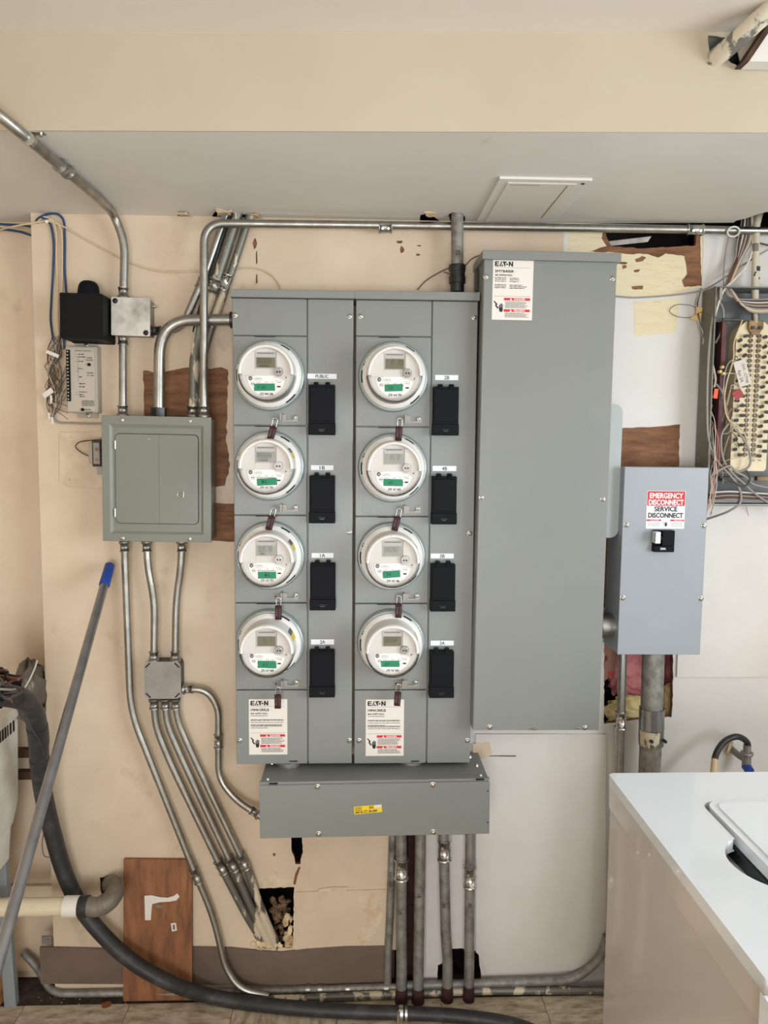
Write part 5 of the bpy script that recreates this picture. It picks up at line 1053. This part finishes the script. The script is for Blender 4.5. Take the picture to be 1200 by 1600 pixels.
# ------------------------------------------------------------------ plywood piece leaning at the wall
c4 = [P(193, 1343, .012), P(300, 1344, .012), None, None]; zb = .0
xb0, xb1 = P(192, 1556, .026).x, P(300, 1557, .026).x
TL, TR = c4[0], c4[1]; BL, BR = Vector((xb0, -.026, .0)), Vector((xb1, -.026, .0))
o = MB().hexa([BL, BR, TR, TL], [v+Vector((0, .012, 0)) for v in (BL, BR, TR, TL)]).build('plywood_scrap', 'plywood', None, .001); tag(o, 'worn reddish plywood piece with torn white tape leaning at the wall', 'board')
def onp(px, py):
    n_ = (BR-BL).cross(TL-BL).normalized(); v = CROT @ Vector(((px-600)/FPX, -(py-800)/FPX, -1.0)); c0 = Vector((0, CAMY, CAMZ)); tt = (BL-c0).dot(n_)/v.dot(n_); return c0+v*tt+Vector((0, -.0012, 0))
def sheet(pts, name, m, parent, dz=0): 
    vs = [onp(*p)+Vector((0, -dz, 0)) for p in pts]; return MB().add(vs, [tuple(range(len(vs)))]).build(name, m, parent)
sheet([(226, 1399), (237, 1398), (250, 1401), (262, 1402), (272, 1399), (277, 1395), (281, 1400), (276, 1406), (266, 1408), (250, 1409), (238, 1412), (236, 1437), (227, 1437)], 'torn_tape', 'label', o, .0012)
sheet([(267, 1442), (275, 1441), (277, 1453), (269, 1455)], 'staple_patch', 'label', o, .001); sheet([(270, 1444), (273, 1444), (274, 1451), (271, 1452)], 'staple_patch_centre', 'cove', o, .0018)
sheet([(244, 1412)]+[(249+6*math.cos(k/2), 1415+4*math.sin(k/2)) for k in range(0, 7)], 'grey_smudge', 'zinc_box', o)
kn = MB().lathe([(0, .0), (.0045, 0)], seg=12)
# bracket scrap left
p = P(73, 1469, .003); tag(MB().box(p.x-.014, p.x+.014, -.004, 0, p.z-.012, p.z+.012).cyl((p.x+.006, -.004, p.z), (p.x+.006, -.007, p.z), .005, seg=10).build('corner_plate', 'zinc_box'), 'small grey metal plate at the lower left wall corner', 'plate')
# ------------------------------------------------------------------ laundry tub and things in it
zr = .885; bk = PZ(33, 1090, zr); tx = bk.x; ty = bk.y
ty = min(ty, .02); tx += .022
t = empty('laundry_tub', (tx-.28, ty-.28, 0), 0, 'white plastic laundry tub on grey legs at the left edge', 'tub')
hx_, hy_ = .28, .28
rim = plate('rim', rrect(-hx_, hx_, -hy_, hy_, .03), [rrect(-hx_+.03, hx_-.03, -hy_+.03, hy_-.03, .03)], -.014, .014, 'tub', t)
rim.data.transform(Matrix.Rotation(R(-90), 4, 'X')); rim.location = (0, 0, zr-.014)
def ring(hx, hy, z, r): return [Vector((x, y, z)) for x, y in rrect(-hx, hx, -hy, hy, r)]
def shell(levels, nm, m, cap=True):
    mb = MB(); L = [ring(*l) for l in levels]; n = len(L[0]); vs = [v for l in L for v in l]
    fs = [(j*n+i, j*n+(i+1)%n, (j+1)*n+(i+1)%n, (j+1)*n+i) for j in range(len(L)-1) for i in range(n)]
    mb.add(vs, fs, False)
    if cap: mb.add(L[-1], [tuple(range(n))])
    return mb.build(nm, m, t, recalc=False)
shell([(hx_-.012, hy_-.012, zr-.02, .02), (hx_-.016, hy_-.016, zr-.28, .025), (hx_-.026, hy_-.026, zr-.34, .03), (hx_-.030, hy_-.030, zr-.345, .03), (hx_-.036, hy_-.036, zr-.44, .03), (hx_-.09, hy_-.09, zr-.49, .06)], 'basin', 'tub')
shell([(hx_-.032, hy_-.032, zr-.005, .03), (hx_-.045, hy_-.045, zr-.20, .05)], 'basin_lining', 'tub')
for sx_ in (1, -1):
    for sy_ in (1, -1):
        x_, y_ = sx_*(hx_-.045), sy_*(hy_-.05)
        MB().hexa([(x_-.020, y_-.012, .0), (x_+.014, y_-.012, 0), (x_-.004, y_-.012, zr-.40), (x_-.034, y_-.012, zr-.40)] if sx_ > 0 else [(x_-.014, y_-.012, .0), (x_+.020, y_-.012, 0), (x_+.034, y_-.012, zr-.40), (x_+.004, y_-.012, zr-.40)],
                  [(x_-.020, y_+.012, .0), (x_+.014, y_+.012, 0), (x_-.004, y_+.012, zr-.40), (x_-.034, y_+.012, zr-.40)] if sx_ > 0 else [(x_-.014, y_+.012, .0), (x_+.020, y_+.012, 0), (x_+.034, y_+.012, zr-.40), (x_+.004, y_+.012, zr-.40)]).build('leg', 'grey_leg', t, bev=.002)
sk = MB().box(hx_-.0135, hx_-.0125, .10, .24, zr-.075, zr-.035).build('bar_label', 'label', t)
g = MB(); rd = random.Random(2); y = .11
while y < .23: w_ = rd.choice([.004, .008, .012]); g.box(hx_-.0124, hx_-.0120, y, y+w_, zr-.072, zr-.040); y += w_+rd.choice([.004, .007])
g.build('bar_print', 'ink', sk)
# contents of the tub
def world_lump(name, c, sx, sy, sz, m, label, cat, seed, amp=.3, nu=18, nv=12):
    rd = random.Random(seed); vs = []
    for j in range(nv):
        for i in range(nu):
            u = 2*math.pi*i/nu; v = math.pi*(j+.5)/nv; k = 1+amp*(rd.random()-.5)
            vs.append(Vector((c[0]+sx*math.cos(u)*math.sin(v)*k, c[1]+sy*math.sin(u)*math.sin(v)*k, c[2]+sz*math.cos(v)*k)))
    o = MB().add(vs, [(j*nu+i, j*nu+(i+1)%nu, (j+1)*nu+(i+1)%nu, (j+1)*nu+i) for j in range(nv-1) for i in range(nu)] + [tuple(range(nu)), tuple(range((nv-1)*nu, nv*nu))], True).build(name, m); tag(o, label, cat); return o
p = P(2, 1078, .30); world_lump('black_cloth', (p.x-.03, p.y, p.z), .07, .08, .045, 'matte_black', 'crumpled black cloth on top of the tub at the left edge', 'cloth', 1)
p = P(8, 1086, .40); tw_ = empty('debris_pile', p, 0, 'tangled dark cords and scraps heaped in the white tub', 'cords')
rd = random.Random(14)
for k_ in range(16):
    q = [Vector((rd.uniform(-.12, .03), rd.uniform(-.07, .09), rd.uniform(-.015, .045))) for _ in range(5)]
    MB().tube(catmull(q, 6), rd.choice([.003, .004, .006]), 8).build('cord', rd.choice(['rubber', 'matte_black', 'wire_dark', 'wire_brown', 'wire_grey']), tw_)
p = P(22, 1078, .20); tag(MB().cyl((p.x, p.y, p.z-.03), (p.x, p.y, p.z+.005), .010, seg=16).tube([(p.x, p.y, p.z+.004), (p.x, p.y, p.z+.016)], .0075, 12).build('brass_fitting', 'brass'), 'small brass fitting standing among the cords on the tub', 'pipe fitting')
# cloudy plastic bag stuffed in the corner
bm_ = [P(34, 1092, .10), P(48, 1040, .06), P(60, 1024, -.02), P(60, 1060, -.01), P(58, 1105, .02)]
world_lump('plastic_bag', tuple((P(50, 1075, .0)+Vector((-.005, 0, -.01)))), .042, .05, .085, 'bag', 'crumpled cloudy plastic bag behind the hose at the wall corner', 'bag', 3, .35, 22, 14)
tag(MB().tube(catmull([P(32, 1085, .14), P(46, 1062, .10), P(54, 1045, .08), P(58, 1032, .06)], 6), .0022, 8).build('plastic_strip', 'wire_white'), 'pale plastic strip slanting in front of the cloudy bag', 'strip')
# lumber on the floor
a0, a1, a2, a3 = PZ(-30, 1588, .05), PZ(0, 1560, .05), PZ(30, 1512, .05), PZ(14, 1500, .05)
q_ = [PZ(28, 1519, .045), PZ(14, 1504, .045), PZ(-60, 1580, .045), PZ(-50, 1600, .045)]
o = MB().hexa(q_, [Vector((v.x, v.y, 0)) for v in q_]).build('wood_block', 'lumber', None, .002); tag(o, 'pale wooden board lying on the floor at the left edge', 'board')
# ------------------------------------------------------------------ washer at the right
zt = .93; bk = PZ(951, 1208, zt); fr_ = PZ(1172, 1538, zt)
wx0 = (bk.x+fr_.x)/2+.012; yb, yf = bk.y, fr_.y; WW = .685; DP = yb-yf
t = empty('washing_machine', (wx0+WW/2, (yb+yf)/2, 0), 0, 'white top-loading washing machine at lower right', 'washing machine')
hx_, hy_ = WW/2, DP/2
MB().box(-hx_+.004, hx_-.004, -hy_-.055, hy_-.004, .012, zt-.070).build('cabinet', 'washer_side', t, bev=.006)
# top deck with a lid well; front lip steps down to the control housing
lx0, lx1 = PZ(1095, 1255, zt).x-(wx0+WW/2), hx_-.075
ly1 = PZ(1120, 1252, zt).y-(yb+yf)/2; ly0 = -hy_+.085
well = rrect(lx0, lx1, ly0, ly1, .030, 8)
# finger recess on the left side of the well
hr = [PZ(a_, b_, zt) for a_, b_ in ((1118, 1320), (1113, 1314), (1108, 1322), (1112, 1335), (1130, 1352), (1150, 1363), (1165, 1364), (1180, 1372))]
dk = rrect(-hx_, hx_, -hy_, hy_, .012, 12)
yy = [PZ(1108, 1315, zt).y-(yb+yf)/2, PZ(1190, 1385, zt).y-(yb+yf)/2]
wl_ = []
for x_, y_ in well:
    wl_.append((x_, y_))
# insert recess bump on the left edge (well runs ccw starting lower right)
out = []
for i_, (x_, y_) in enumerate(wl_):
    out.append((x_, y_))
    nx = wl_[(i_+1)%len(wl_)]
    if abs(x_-lx0) < 1e-6 and abs(nx[0]-lx0) < 1e-6 and y_ > nx[1]:
        ya, yb_ = yy; out += [(lx0 - .046*max(0, math.sin(math.pi*u))**.6, ya+.008+(yb_-ya-.016)*u) for u in [k/16 for k in range(17)]]
top = plate('top_deck', dk, [out], -.0, .022, 'washer', t)
top.data.transform(Matrix.Rotation(R(-90), 4, 'X')); top.location = (0, 0, zt-.022)
b_ = top.modifiers.new('bevel', 'BEVEL'); b_.width = .009; b_.segments = 4; b_.limit_method = 'ANGLE'; b_.angle_limit = R(50)
for p_ in top.data.polygons: p_.use_smooth = False
MB().box(-hx_+.0005, hx_-.0005, -hy_+.0005, hy_-.0005, zt-.066, zt-.016).build('deck_skirt', 'washer_side', t, bev=.004) if False else None
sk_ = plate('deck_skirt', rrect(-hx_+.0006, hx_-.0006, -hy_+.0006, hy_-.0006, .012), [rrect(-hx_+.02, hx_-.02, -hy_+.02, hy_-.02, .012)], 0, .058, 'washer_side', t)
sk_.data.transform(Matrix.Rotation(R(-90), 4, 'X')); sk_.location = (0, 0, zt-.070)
MB().box(lx0-.03, lx1+.01, ly0-.01, ly1+.01, zt-.068, zt-.045).build('well_floor', 'washer_side', t)
MB().hexa([(lx0-.052, yy[1], zt-.018), (lx0-.052, yy[0], zt-.018), (lx0-.052, yy[0], zt-.05), (lx0-.052, yy[1], zt-.05)], [(lx0+.004, yy[1], zt-.044), (lx0+.004, yy[0], zt-.044), (lx0+.004, yy[0], zt-.05), (lx0+.004, yy[1], zt-.05)]).build('finger_recess', 'washer', t)
MB().box(lx0+.002, lx1-.002, ly0+.002, ly1-.002, zt-.046, zt-.020).build('lid_gasket', 'gasket', t, bev=.004)
ld = MB().prismax(rrect(lx0+.007, lx1-.004, ly0+.004, ly1-.006, .028, 8), zt-.018, zt+.004, 'z').build('lid', 'washer', t); b_ = ld.modifiers.new('bevel', 'BEVEL'); b_.width = .006; b_.segments = 3; b_.limit_method = 'ANGLE'; b_.angle_limit = R(50)
ld2 = MB().prismax(rrect(lx0+.022, lx1-.02, ly0+.02, ly1-.018, .022, 8), zt+.003, zt+.0065, 'z').build('lid_panel', 'washer', t); b_ = ld2.modifiers.new('bevel', 'BEVEL'); b_.width = .0025; b_.segments = 2; b_.limit_method = 'ANGLE'
ch = MB().prismax([(-hy_-.004, zt-.006), (-hy_-.004, zt-.19), (-hy_-.075, zt-.17), (-hy_-.105, zt-.050), (-hy_-.090, zt-.012)], -hx_-.014, hx_+.014, 'x').build('control_housing', 'washer', t); b_ = ch.modifiers.new('bevel', 'BEVEL'); b_.width = .012; b_.segments = 4; b_.limit_method = 'ANGLE'; b_.angle_limit = R(40)
for k_ in range(3): MB().cyl((-.12+k_*.12, -hy_-.092, zt-.10), (-.12+k_*.12, -hy_-.118, zt-.106), .024, .020, seg=24).build('control_knob', 'grey_leg', t, bev=.002)
for sx_ in (-1, 1):
    for sy_ in (-1, 1): MB().cyl((sx_*(hx_-.04), sy_*(hy_-.05), 0), (sx_*(hx_-.04), sy_*(hy_-.05), .02), .018, seg=14).build('foot', 'gasket', t)
# water hose and tap behind the washer
p = P(1168, 1186, .06)
tp = empty('water_tap', (p.x, 0, p.z), 0, 'brushed metal water tap on the wall behind the washer', 'tap')
MB().cyl((-.026, .0, .012), (-.020, -.004, .010), .022, .018, seg=18).build('wall_flange', 'plaster', tp)
MB().tube([(-.024, .0, .010), (-.012, -.030, .0), (0, -.055, -.006)], .0095, 14).cyl((0, -.055, -.03), (0, -.055, .008), .0125, seg=16).build('body', 'zinc_box', tp)
MB().tube([(0, -.055, .008), (0, -.055, .012), (0, -.055, .018), (0, -.055, .019)], .017, 20, True, [.0150, .0175, .0175, .014]).build('coupling_nut', 'zinc_box', tp)
MB().cyl((0, -.075, -.03), (0, -.055, -.022), .013, seg=14).build('handle', 'blue_grip', tp)
hz_ = [Vector((p.x, -.055, p.z+.018)), Vector((p.x, -.055, p.z+.045))]
pts = hz_ + [P(1170, 1160, .06), P(1152, 1151, .07), P(1133, 1158, .08), P(1119, 1178, .10), P(1115, 1205, .13), P(1115, 1250, .16), P(1118, 1330, .17)]
o = MB().tube(catmull([hz_[0], hz_[1]] + pts[3:], 8), .0088, 16).build('water_hose', 'hose'); tag(o, 'black water hose arching from the tap behind the washer', 'hose')
MB().tube([hz_[0], hz_[0]+Vector((0, 0, .022))], .0108, 16).build('ferrule', 'zinc_box', o)
tag(MB().tube([P(1116.5, 1184, .107), P(1115.5, 1200, .127), P(1115, 1215, .137)], .0093, 12).build('tape_wrap', 'wire_beige'), 'tan tape wrapped on the water hose', 'tape') if False else MB().tube([P(1116.8, 1187, .112), P(1115.2, 1204, .131), P(1115, 1216, .138)], .0092, 12).build('tape_wrap', 'wire_beige', o)
# debris along the foot of the wall
rd = random.Random(77); mb = MB()
for k_ in range(420):
    x = rd.uniform(P(60, 1560, 0).x, P(945, 1560, 0).x); y = -rd.random()**2.2*.16-.004; s_ = rd.uniform(.0012, .0045)
    c_ = Vector((x, y, s_*.4)); vs = [c_+Vector((rd.uniform(-s_, s_), rd.uniform(-s_, s_), rd.uniform(-.3*s_, .5*s_))) for _ in range(4)]
    mb.add(vs, [(0,1,2), (0,2,3), (0,3,1), (1,3,2)])
o = mb.build('floor_debris', 'plaster'); tag(o, 'scattered pale plaster crumbs on the floor along the wall', 'debris', None, 'stuff')
sp = PZ(166, 1570, .001); o = MB().add([Vector((sp.x+.016*math.cos(k)*random.uniform(.7, 1.1), sp.y+.016*math.sin(k)*random.uniform(.7, 1.1), .0012)) for k in [j*.52 for j in range(12)]], [tuple(range(12))]).build('rust_stain', mat('rust_stain', S(150, 84, 48), .7), fl)
# ------------------------------------------------------------------ open telephone cabinet at the right edge
CD = .085; cx0 = P(1089, 620, 0).x; cz1, cz0 = P(1110, 447, CD).z, P(1110, 787, CD).z; cx1 = cx0+.40
t = empty('telephone_cabinet', ((cx0+cx1)/2, 0, (cz0+cz1)/2), 0, 'open grey telephone cabinet with a cream terminal block at the right edge', 'telephone cabinet')
O = Vector(((cx0+cx1)/2, 0, (cz0+cz1)/2)); hw, hh = (cx1-cx0)/2, (cz1-cz0)/2
MB().box(-hw+.002, hw-.002, -.010, -.0095+.001, -hh+.002, hh-.002).build('back_panel', 'cab', t)
MB().box(-hw, -hw+.003, -CD, -.0085, -hh, hh).box(-hw, -hw+.004, -CD-.0005, -CD+.002, -hh, hh).build('left_side', 'cab_frame', t)
MB().box(hw-.003, hw, -CD, -.0085, -hh, hh).build('right_side', 'cab_frame', t)
MB().box(-hw+.003, hw-.003, -CD, -.0085, hh-.003, hh).build('top_side', 'cab', t)
MB().box(-hw+.003, hw-.003, -CD, -.0085, -hh, -hh+.003).box(-hw+.003, hw-.003, -CD, -CD+.003, -hh, -hh+.012).build('bottom_side', 'cab', t)
def LC(px, py, d): return P(px, py, d) - O
a, b = LC(1126.5, 502, .045), LC(1139, 738, .045)
MB().box(a.x+.001, a.x+.014, -.052, -.010, b.z, a.z).build('rail', 'maroon', t, bev=.001)
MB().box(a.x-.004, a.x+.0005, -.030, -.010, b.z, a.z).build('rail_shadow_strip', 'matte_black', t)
rh = MB()
for k in range(9): rh.box(a.x-.0048, a.x-.004, -.026, -.018, b.z+.05+k*.026, b.z+.058+k*.026)
rh.build('punched_slot', 'label', t)
a = LC(1128, 501, .05); MB().box(a.x, a.x+.05, -.056, -.050, a.z-.002, a.z+.006).build('top_bracket', 'dark_steel', t, bev=.001)
a, b = LC(1128, 745, .06), LC(1176, 752, .06); MB().box(a.x, b.x, -.066, -.010, b.z, a.z).build('bottom_bracket', 'cab', t, bev=.001)
a = LC(1185, 747, .06); MB().box(a.x-.006, a.x+.06, -.066, -.050, a.z-.007, a.z+.005).build('brass_strip', 'brass', t, bev=.001)
# terminal block: a thing with its own screws and posts kept as parts of the cabinet
bc = (LC(1149, 520, .055)+LC(1206, 520, .055)+LC(1141.5, 735, .055)+LC(1199, 735, .055))/4
bw = .0505; zt_, zb_ = LC(1180, 499, .055).z, LC(1170, 736, .055).z
out = [(bc.x+bw, zb_+.006), (bc.x+bw, zt_-.05)] + [(bc.x+bw*math.cos(R(q)), zt_-.05+.05*math.sin(R(q))) for q in range(10, 180, 10)] + [(bc.x-bw, zt_-.05), (bc.x-bw, zb_+.006), (bc.x-bw+.006, zb_), (bc.x+bw-.006, zb_)]
blk = MB().prism(out, -.055, -.012).build('terminal_block', 'block', t, bev=.003)
MB().box(bc.x-.0005, bc.x+.0005, -.0553, -.055, zb_+.03, zt_-.06).build('divider', 'cove', blk)
z0 = LC(1178, 525, .055).z; pitch = .01345; sc0 = po0 = None
rd = random.Random(1)
for k in range(25):
    for s_ in (-1, 1):
        if sc0 is None:
            mb = MB().cyl((0, 0, 0), (0, -.006, 0), .0060, .0056, seg=12); o = sc0 = mb.build('terminal_screw', mat('tarnished_screw', S(122,108,88), .35, .75, c2=S(70,60,50), nscale=60), blk)
            sl = MB().box(-.0052, .0052, -.0064, -.0058, -.0007, .0007).build('screw_slot', 'hole', blk)
        else: o = sc0.copy(); COL.objects.link(o); o.parent = blk
        o.location = (bc.x+s_*.0112, -.055, z0-k*pitch)
        if k or s_ == 1: q = sl.copy(); COL.objects.link(q); q.parent = blk
        else: q = sl
        q.location = o.location; q.rotation_euler = (0, rd.uniform(0, 3.1), 0)
    for s_ in (-1, 1):
        off = (.0270 if k % 2 == 0 else .0420)
        if po0 is None: po0 = o = MB().cyl((0, 0, 0), (-.0035, -.016, 0), .0042, .0050, seg=10).build('terminal_post', 'dark_steel', blk)
        else: o = po0.copy(); COL.objects.link(o); o.parent = blk
        o.location = (bc.x+s_*off, -.055, z0-k*pitch-(.001 if s_ < 0 else .004)); o.rotation_euler = (rd.uniform(-.12, .12), rd.uniform(-.2, .2), 0)
MB().text('1051', bc.x+.020, zb_+.046, .0055, .0556, w=.018).text('86   99', bc.x+.022, zb_+.030, .0055, .0556, w=.026).build('lettering', 'dim_ink', blk)
c_ = LC(1180, 509, .06); MB().box(c_.x-.021, c_.x+.021, -.066, -.055, c_.z-.010, c_.z+.014).prism([(c_.x-.019, c_.z-.008), (c_.x-.010, c_.z-.024), (c_.x+.010, c_.z-.024), (c_.x+.019, c_.z-.008)], -.063, -.055).build('cable_clamp', 'brass', blk, bev=.003)
for s_ in (-.010, .010): MB().cyl((c_.x+s_, -.066, c_.z-.006), (c_.x+s_, -.070, c_.z-.006), .005, seg=12).build('clamp_screw', 'dark_steel', blk)
# painted conduit coming down to the block
a, b = P(1183, 322, .035), P(1180, 505, .058)
o = MB().tube([P(1190, 322, .02), P(1182, 352, .03), P(1180, 440, .05), b], .0095, 16).build('conduit', 'painted_pipe'); tag(o, 'cream painted conduit dropping into the open telephone cabinet', 'conduit')
MB().tube([P(1180.5, 382, .037), P(1180, 394, .040)], .0100, 16).build('bare_joint', 'zinc_box', o); MB().tube([P(1180, 449, .050), b], .0098, 16).build('bare_end', 'galv', o)
for k, (y, dx) in enumerate(((421, .004), (430, -.003), (437, .001))): p = P(1180, y, .046); MB().box(p.x+dx-.005, p.x+dx+.005, p.y-.0103, p.y-.0085, p.z-.006, p.z+.007, rot=Matrix.Rotation(.4*k, 3, 'Y')).build('bare_patch', 'dark_steel', o, bev=.001)
# white ring hanging on the top conduit
c_ = P(1146, 362, .048); rg = MB().tube([c_+Vector((.0165*math.cos(q*.3), -.004*math.sin(q*.3), .0120*math.sin(q*.3))) for q in range(22)], .0026, 8).build('plastic_ring', 'wire_white'); tag(rg, 'white plastic ring hooked around the top conduit near the cable bundle', 'ring')
# bundle of cables from the ceiling hole into the cabinet
mats = ['wire_grey', 'wire_dark', 'wire_white', 'wire_brown', 'wire_grey', 'wire_dark', 'wire_grey', 'wire_beige']
cb = empty('cable_bundle', P(1150, 400, .03), 0, 'bundle of grey and brown cables dropping from the ceiling hole into the telephone cabinet', 'cables'); co = P(1150, 400, .03)
def cw(pts, r, m, parent=cb, o_=None): 
    v = [P(*p)-(co if o_ is None else o_) for p in pts]; return MB().tube(catmull(v, 7), r, 7).build('cable', m, parent)
for k in range(9):
    x = 1159+k*2.6; j = rd.uniform(-1, 1)
    cw([(x, 333, .012+.004*(k % 3)), (x-1, 352, .022+.004*(k % 3)), (x-6+j, 378, .03), (1150+k*1.2+j, 402, .034), (1138+k*1.1, 432, .05+.003*(k % 4)), (1133+k*1.0, 449, .066), (1135+k*1.5, 458, .072), (1148+k*1.6, 466+k*1.4, .074), (1175, 468+k*2.4, .070), (1215, 467+k*2.6, .068)], rd.choice([.0022, .0026, .0030]), mats[k % 8])
cw([(1174, 336, .02), (1176, 365, .03), (1175, 392, .04), (1166, 415, .05), (1148, 436, .062), (1132, 452, .075), (1122, 476, .078), (1114, 510, .070), (1112, 560, .060), (1118, 592, .055), (1116, 605, .06)], .0030, 'wire_white')
cw([(1139, 371, .036), (1134, 395, .03), (1131, 425, .045), (1131, 448, .06)], .0020, 'wire_grey')
# cables inside and below the cabinet
ci = empty('cabinet_wiring', P(1130, 640, .04), 0, 'loose grey cables looping down inside and below the telephone cabinet', 'cables'); ci_o = P(1130, 640, .04)
def ci_w(pts, r, m): return cw(pts, r, m, ci, ci_o)
ci_w([(1124, 452, .070), (1113, 500, .075), (1107, 560, .080), (1105, 640, .082), (1108, 690, .082), (1122, 722, .080), (1143, 745, .082), (1157, 768, .085), (1156, 786, .09), (1140, 798, .08), (1120, 806, .05), (1098, 813, .012)], .0032, 'wire_grey')
ci_w([(1119, 600, .06), (1128, 612, .07), (1135, 640, .075), (1141, 662, .08), (1155, 677, .085), (1167, 695, .085), (1173, 720, .085), (1168, 731, .08), (1150, 738, .075), (1128, 738, .07), (1112, 728, .06)], .0032, 'wire_grey')
ci_w([(1160, 500, .07), (1147, 535, .08), (1146, 560, .085), (1135, 600, .085), (1132, 630, .08), (1138, 655, .085), (1160, 672, .085), (1168, 690, .08)], .0020, 'wire_beige')
ci_w([(1138, 662, .08), (1128, 678, .08), (1127, 700, .08), (1132, 722, .08), (1145, 740, .085), (1162, 755, .085), (1178, 770, .088), (1200, 785, .088), (1240, 800, .088)], .0028, 'wire_grey')
ci_w([(1122, 470, .05), (1129, 480, .05), (1130, 500, .045), (1126, 520, .04), (1118, 536, .03)], .0028, 'wire_grey')
for k in range(5): ci_w([(1108, 770+k*3.2, .078), (1140, 768+k*3.0, .082), (1170, 770+k*2.8, .08), (1230, 773+k*2.8, .08)], .0024, mats[(k*3+2) % 8])
for k in range(12):
    x0 = 1110+rd.uniform(-2, 4); y0 = rd.uniform(640, 720)
    ci_w([(x0, y0, .07), (x0+rd.uniform(0, 10), y0+20, .085), (1112+rd.uniform(-4, 14), 742+rd.uniform(-8, 8), .09), (1110+rd.uniform(-2, 8), 775, .088), (1108+rd.uniform(-4, 6), 792+rd.uniform(-8, 14), .088)], .0010, rd.choice(['wire_pink', 'wire_beige', 'wire_grey', 'wire_dark', 'wire_white']))
for k in range(12):
    x0, y0 = rd.uniform(1150, 1166), 560+k*14
    ci_w([(x0, y0, .070), (1146+rd.uniform(-6, 6), y0+rd.uniform(-14, 10), .085), (1136+rd.uniform(-6, 5), y0+rd.uniform(-6, 26), .08), (1132+rd.uniform(-4, 5), y0+rd.uniform(20, 50), .07)], .0009, rd.choice(['wire_pink', 'wire_beige', 'wire_white', 'wire_white', 'wire_dark']))
ci_w([(1112, 742, .088), (1140, 728, .09), (1150, 737, .088), (1165, 745, .085), (1176, 756, .08), (1200, 762, .08)], .0030, 'wire_grey')
ci_w([(1125, 745, .088), (1145, 752, .088), (1158, 760, .088), (1168, 757, .088), (1172, 745, .086), (1166, 735, .084)], .0026, 'wire_dark')
ci_w([(1165, 790, .03), (1168, 800, .01), (1172, 820, .004), (1168, 832, .004)], .0007, 'wire_pink')
# grey cable across the wall toward the tall cabinet
cable([(1230, 375, .03), (1190, 396, .03), (1160, 415, .02), (1135, 432, .02), (1110, 448, .02), (1092, 455, .018), (1062, 460, .008), (1030, 463, .006), (990, 465, .006), (962, 463, .006), (930, 462, .006)], .0021, 'wire_grey', 'grey cable running from the right across the yellow boards to the tall cabinet')
cable([(1240, 392, .008), (1200, 383, .008), (1172, 376, .01), (1150, 370, .012)], .0022, 'wire_dark', 'dark cable on the wall at right between cabinet and ceiling')
cable([(1145, 514, .075), (1128, 500, .092), (1108, 492, .093), (1095, 488, .03), (1083, 495, .010), (1060, 495, .006), (1046, 486, .006), (1055, 477, .006), (1078, 477, .008), (1090, 482, .012)], .0008, 'wire_dark', 'thin twisted wire loop held by a tan tag left of the telephone cabinet', 'wire', 'wire')
p = P(1088, 490, .014); o = MB().prism([(p.x-.020, p.z-.014), (p.x+.004, p.z-.020), (p.x+.012, p.z-.016), (p.x+.016, p.z+.016), (p.x+.0, p.z+.018), (p.x-.001, p.z-.002)], -.016, -.015).build('paper_tag', 'tan_tag'); tag(o, 'torn tan paper tag beside the upper left of the telephone cabinet', 'tag')
wt = empty('wire_twist', P(1093, 500, .0), 0, 'frayed twist of thin wires hanging below the tan tag', 'wires'); w0 = P(1093, 500, 0)
for k in range(5): MB().tube([v-w0 for v in catmull([P(1094+k*.6, 450, .012), P(1089+rd.uniform(-2, 2), 475, .012), P(1092+rd.uniform(-2, 2), 500, .018), P(1097+rd.uniform(-2, 2), 520, .022), P(1101+rd.uniform(-2, 2), 531, .02), P(1095+rd.uniform(-2, 2), 512, .02)], 6)], .0010, 6, False).build('wire', ['wire_white', 'wire_dark', 'wire_beige', 'wire_grey', 'wire_brown'][k], wt)
# tags in the cabinet
def tagq(cx_, cy_, w_, h_, rot, d, name, m, label, cat, txt=None):
    p = P(cx_, cy_, d); rm = Matrix.Rotation(R(-rot), 3, 'Y'); hd = [Vector((-w_/2, -.0006, -h_/2)), Vector((w_/2, -.0006, -h_/2)), Vector((w_/2, -.0006, h_/2)), Vector((-w_/2, -.0006, h_/2))]
    o = MB().hexa([rm @ v for v in hd], [rm @ (v+Vector((0, .0006, 0))) for v in hd]).build(name, m); o.location = p; tag(o, label, cat)
    if txt:
        g = MB()
        for i_, (s_, x_, z_, hgt, ww) in enumerate(txt): g.text(s_, x_, z_, hgt, .0009, w=ww)
        g.xf(rm.to_4x4()).build('handwriting', 'ink', o)
    return o
tagq(1160, 583, .070, .034, -72, .088, 'paper_note', 'note', 'pale handwritten note hanging on the terminal block', 'note', [('SVII - CTV#', .003, .007, .0075, .052), ('Apt 2A', .006, -.007, .0090, .034)])
tagq(1153, 616, .026, .024, 35, .084, 'paper_tag', 'redtag', 'small dark red tag on the left of the terminal block', 'tag')
tagq(1118.5, 615, .011, .026, -4, .084, 'wire_clip', 'orange', 'bright orange clip hanging inside the telephone cabinet', 'clip')
for k, (x, y) in enumerate(((1127, 574), (1123.5, 581), (1129, 584))):
    p = P(x, y, .075); tag(MB().cyl((p.x, p.y, p.z), (p.x, p.y-.010, p.z), .0048, .0040, seg=12).build('wire_connector', 'yellowins'), ['upper of three small yellow wire connectors in the telephone cabinet', 'left one of three small yellow wire connectors', 'lowest of three small yellow wire connectors'][k], 'connector', 'small yellow wire connectors')
p = P(1126, 459, .082); tag(MB().box(p.x-.004, p.x+.004, p.y-.003, p.y+.003, p.z-.016, p.z+.016).build('cable_tie_tag', 'wire_grey', None, .001), 'small grey plastic tag at the top of the telephone cabinet', 'tag')
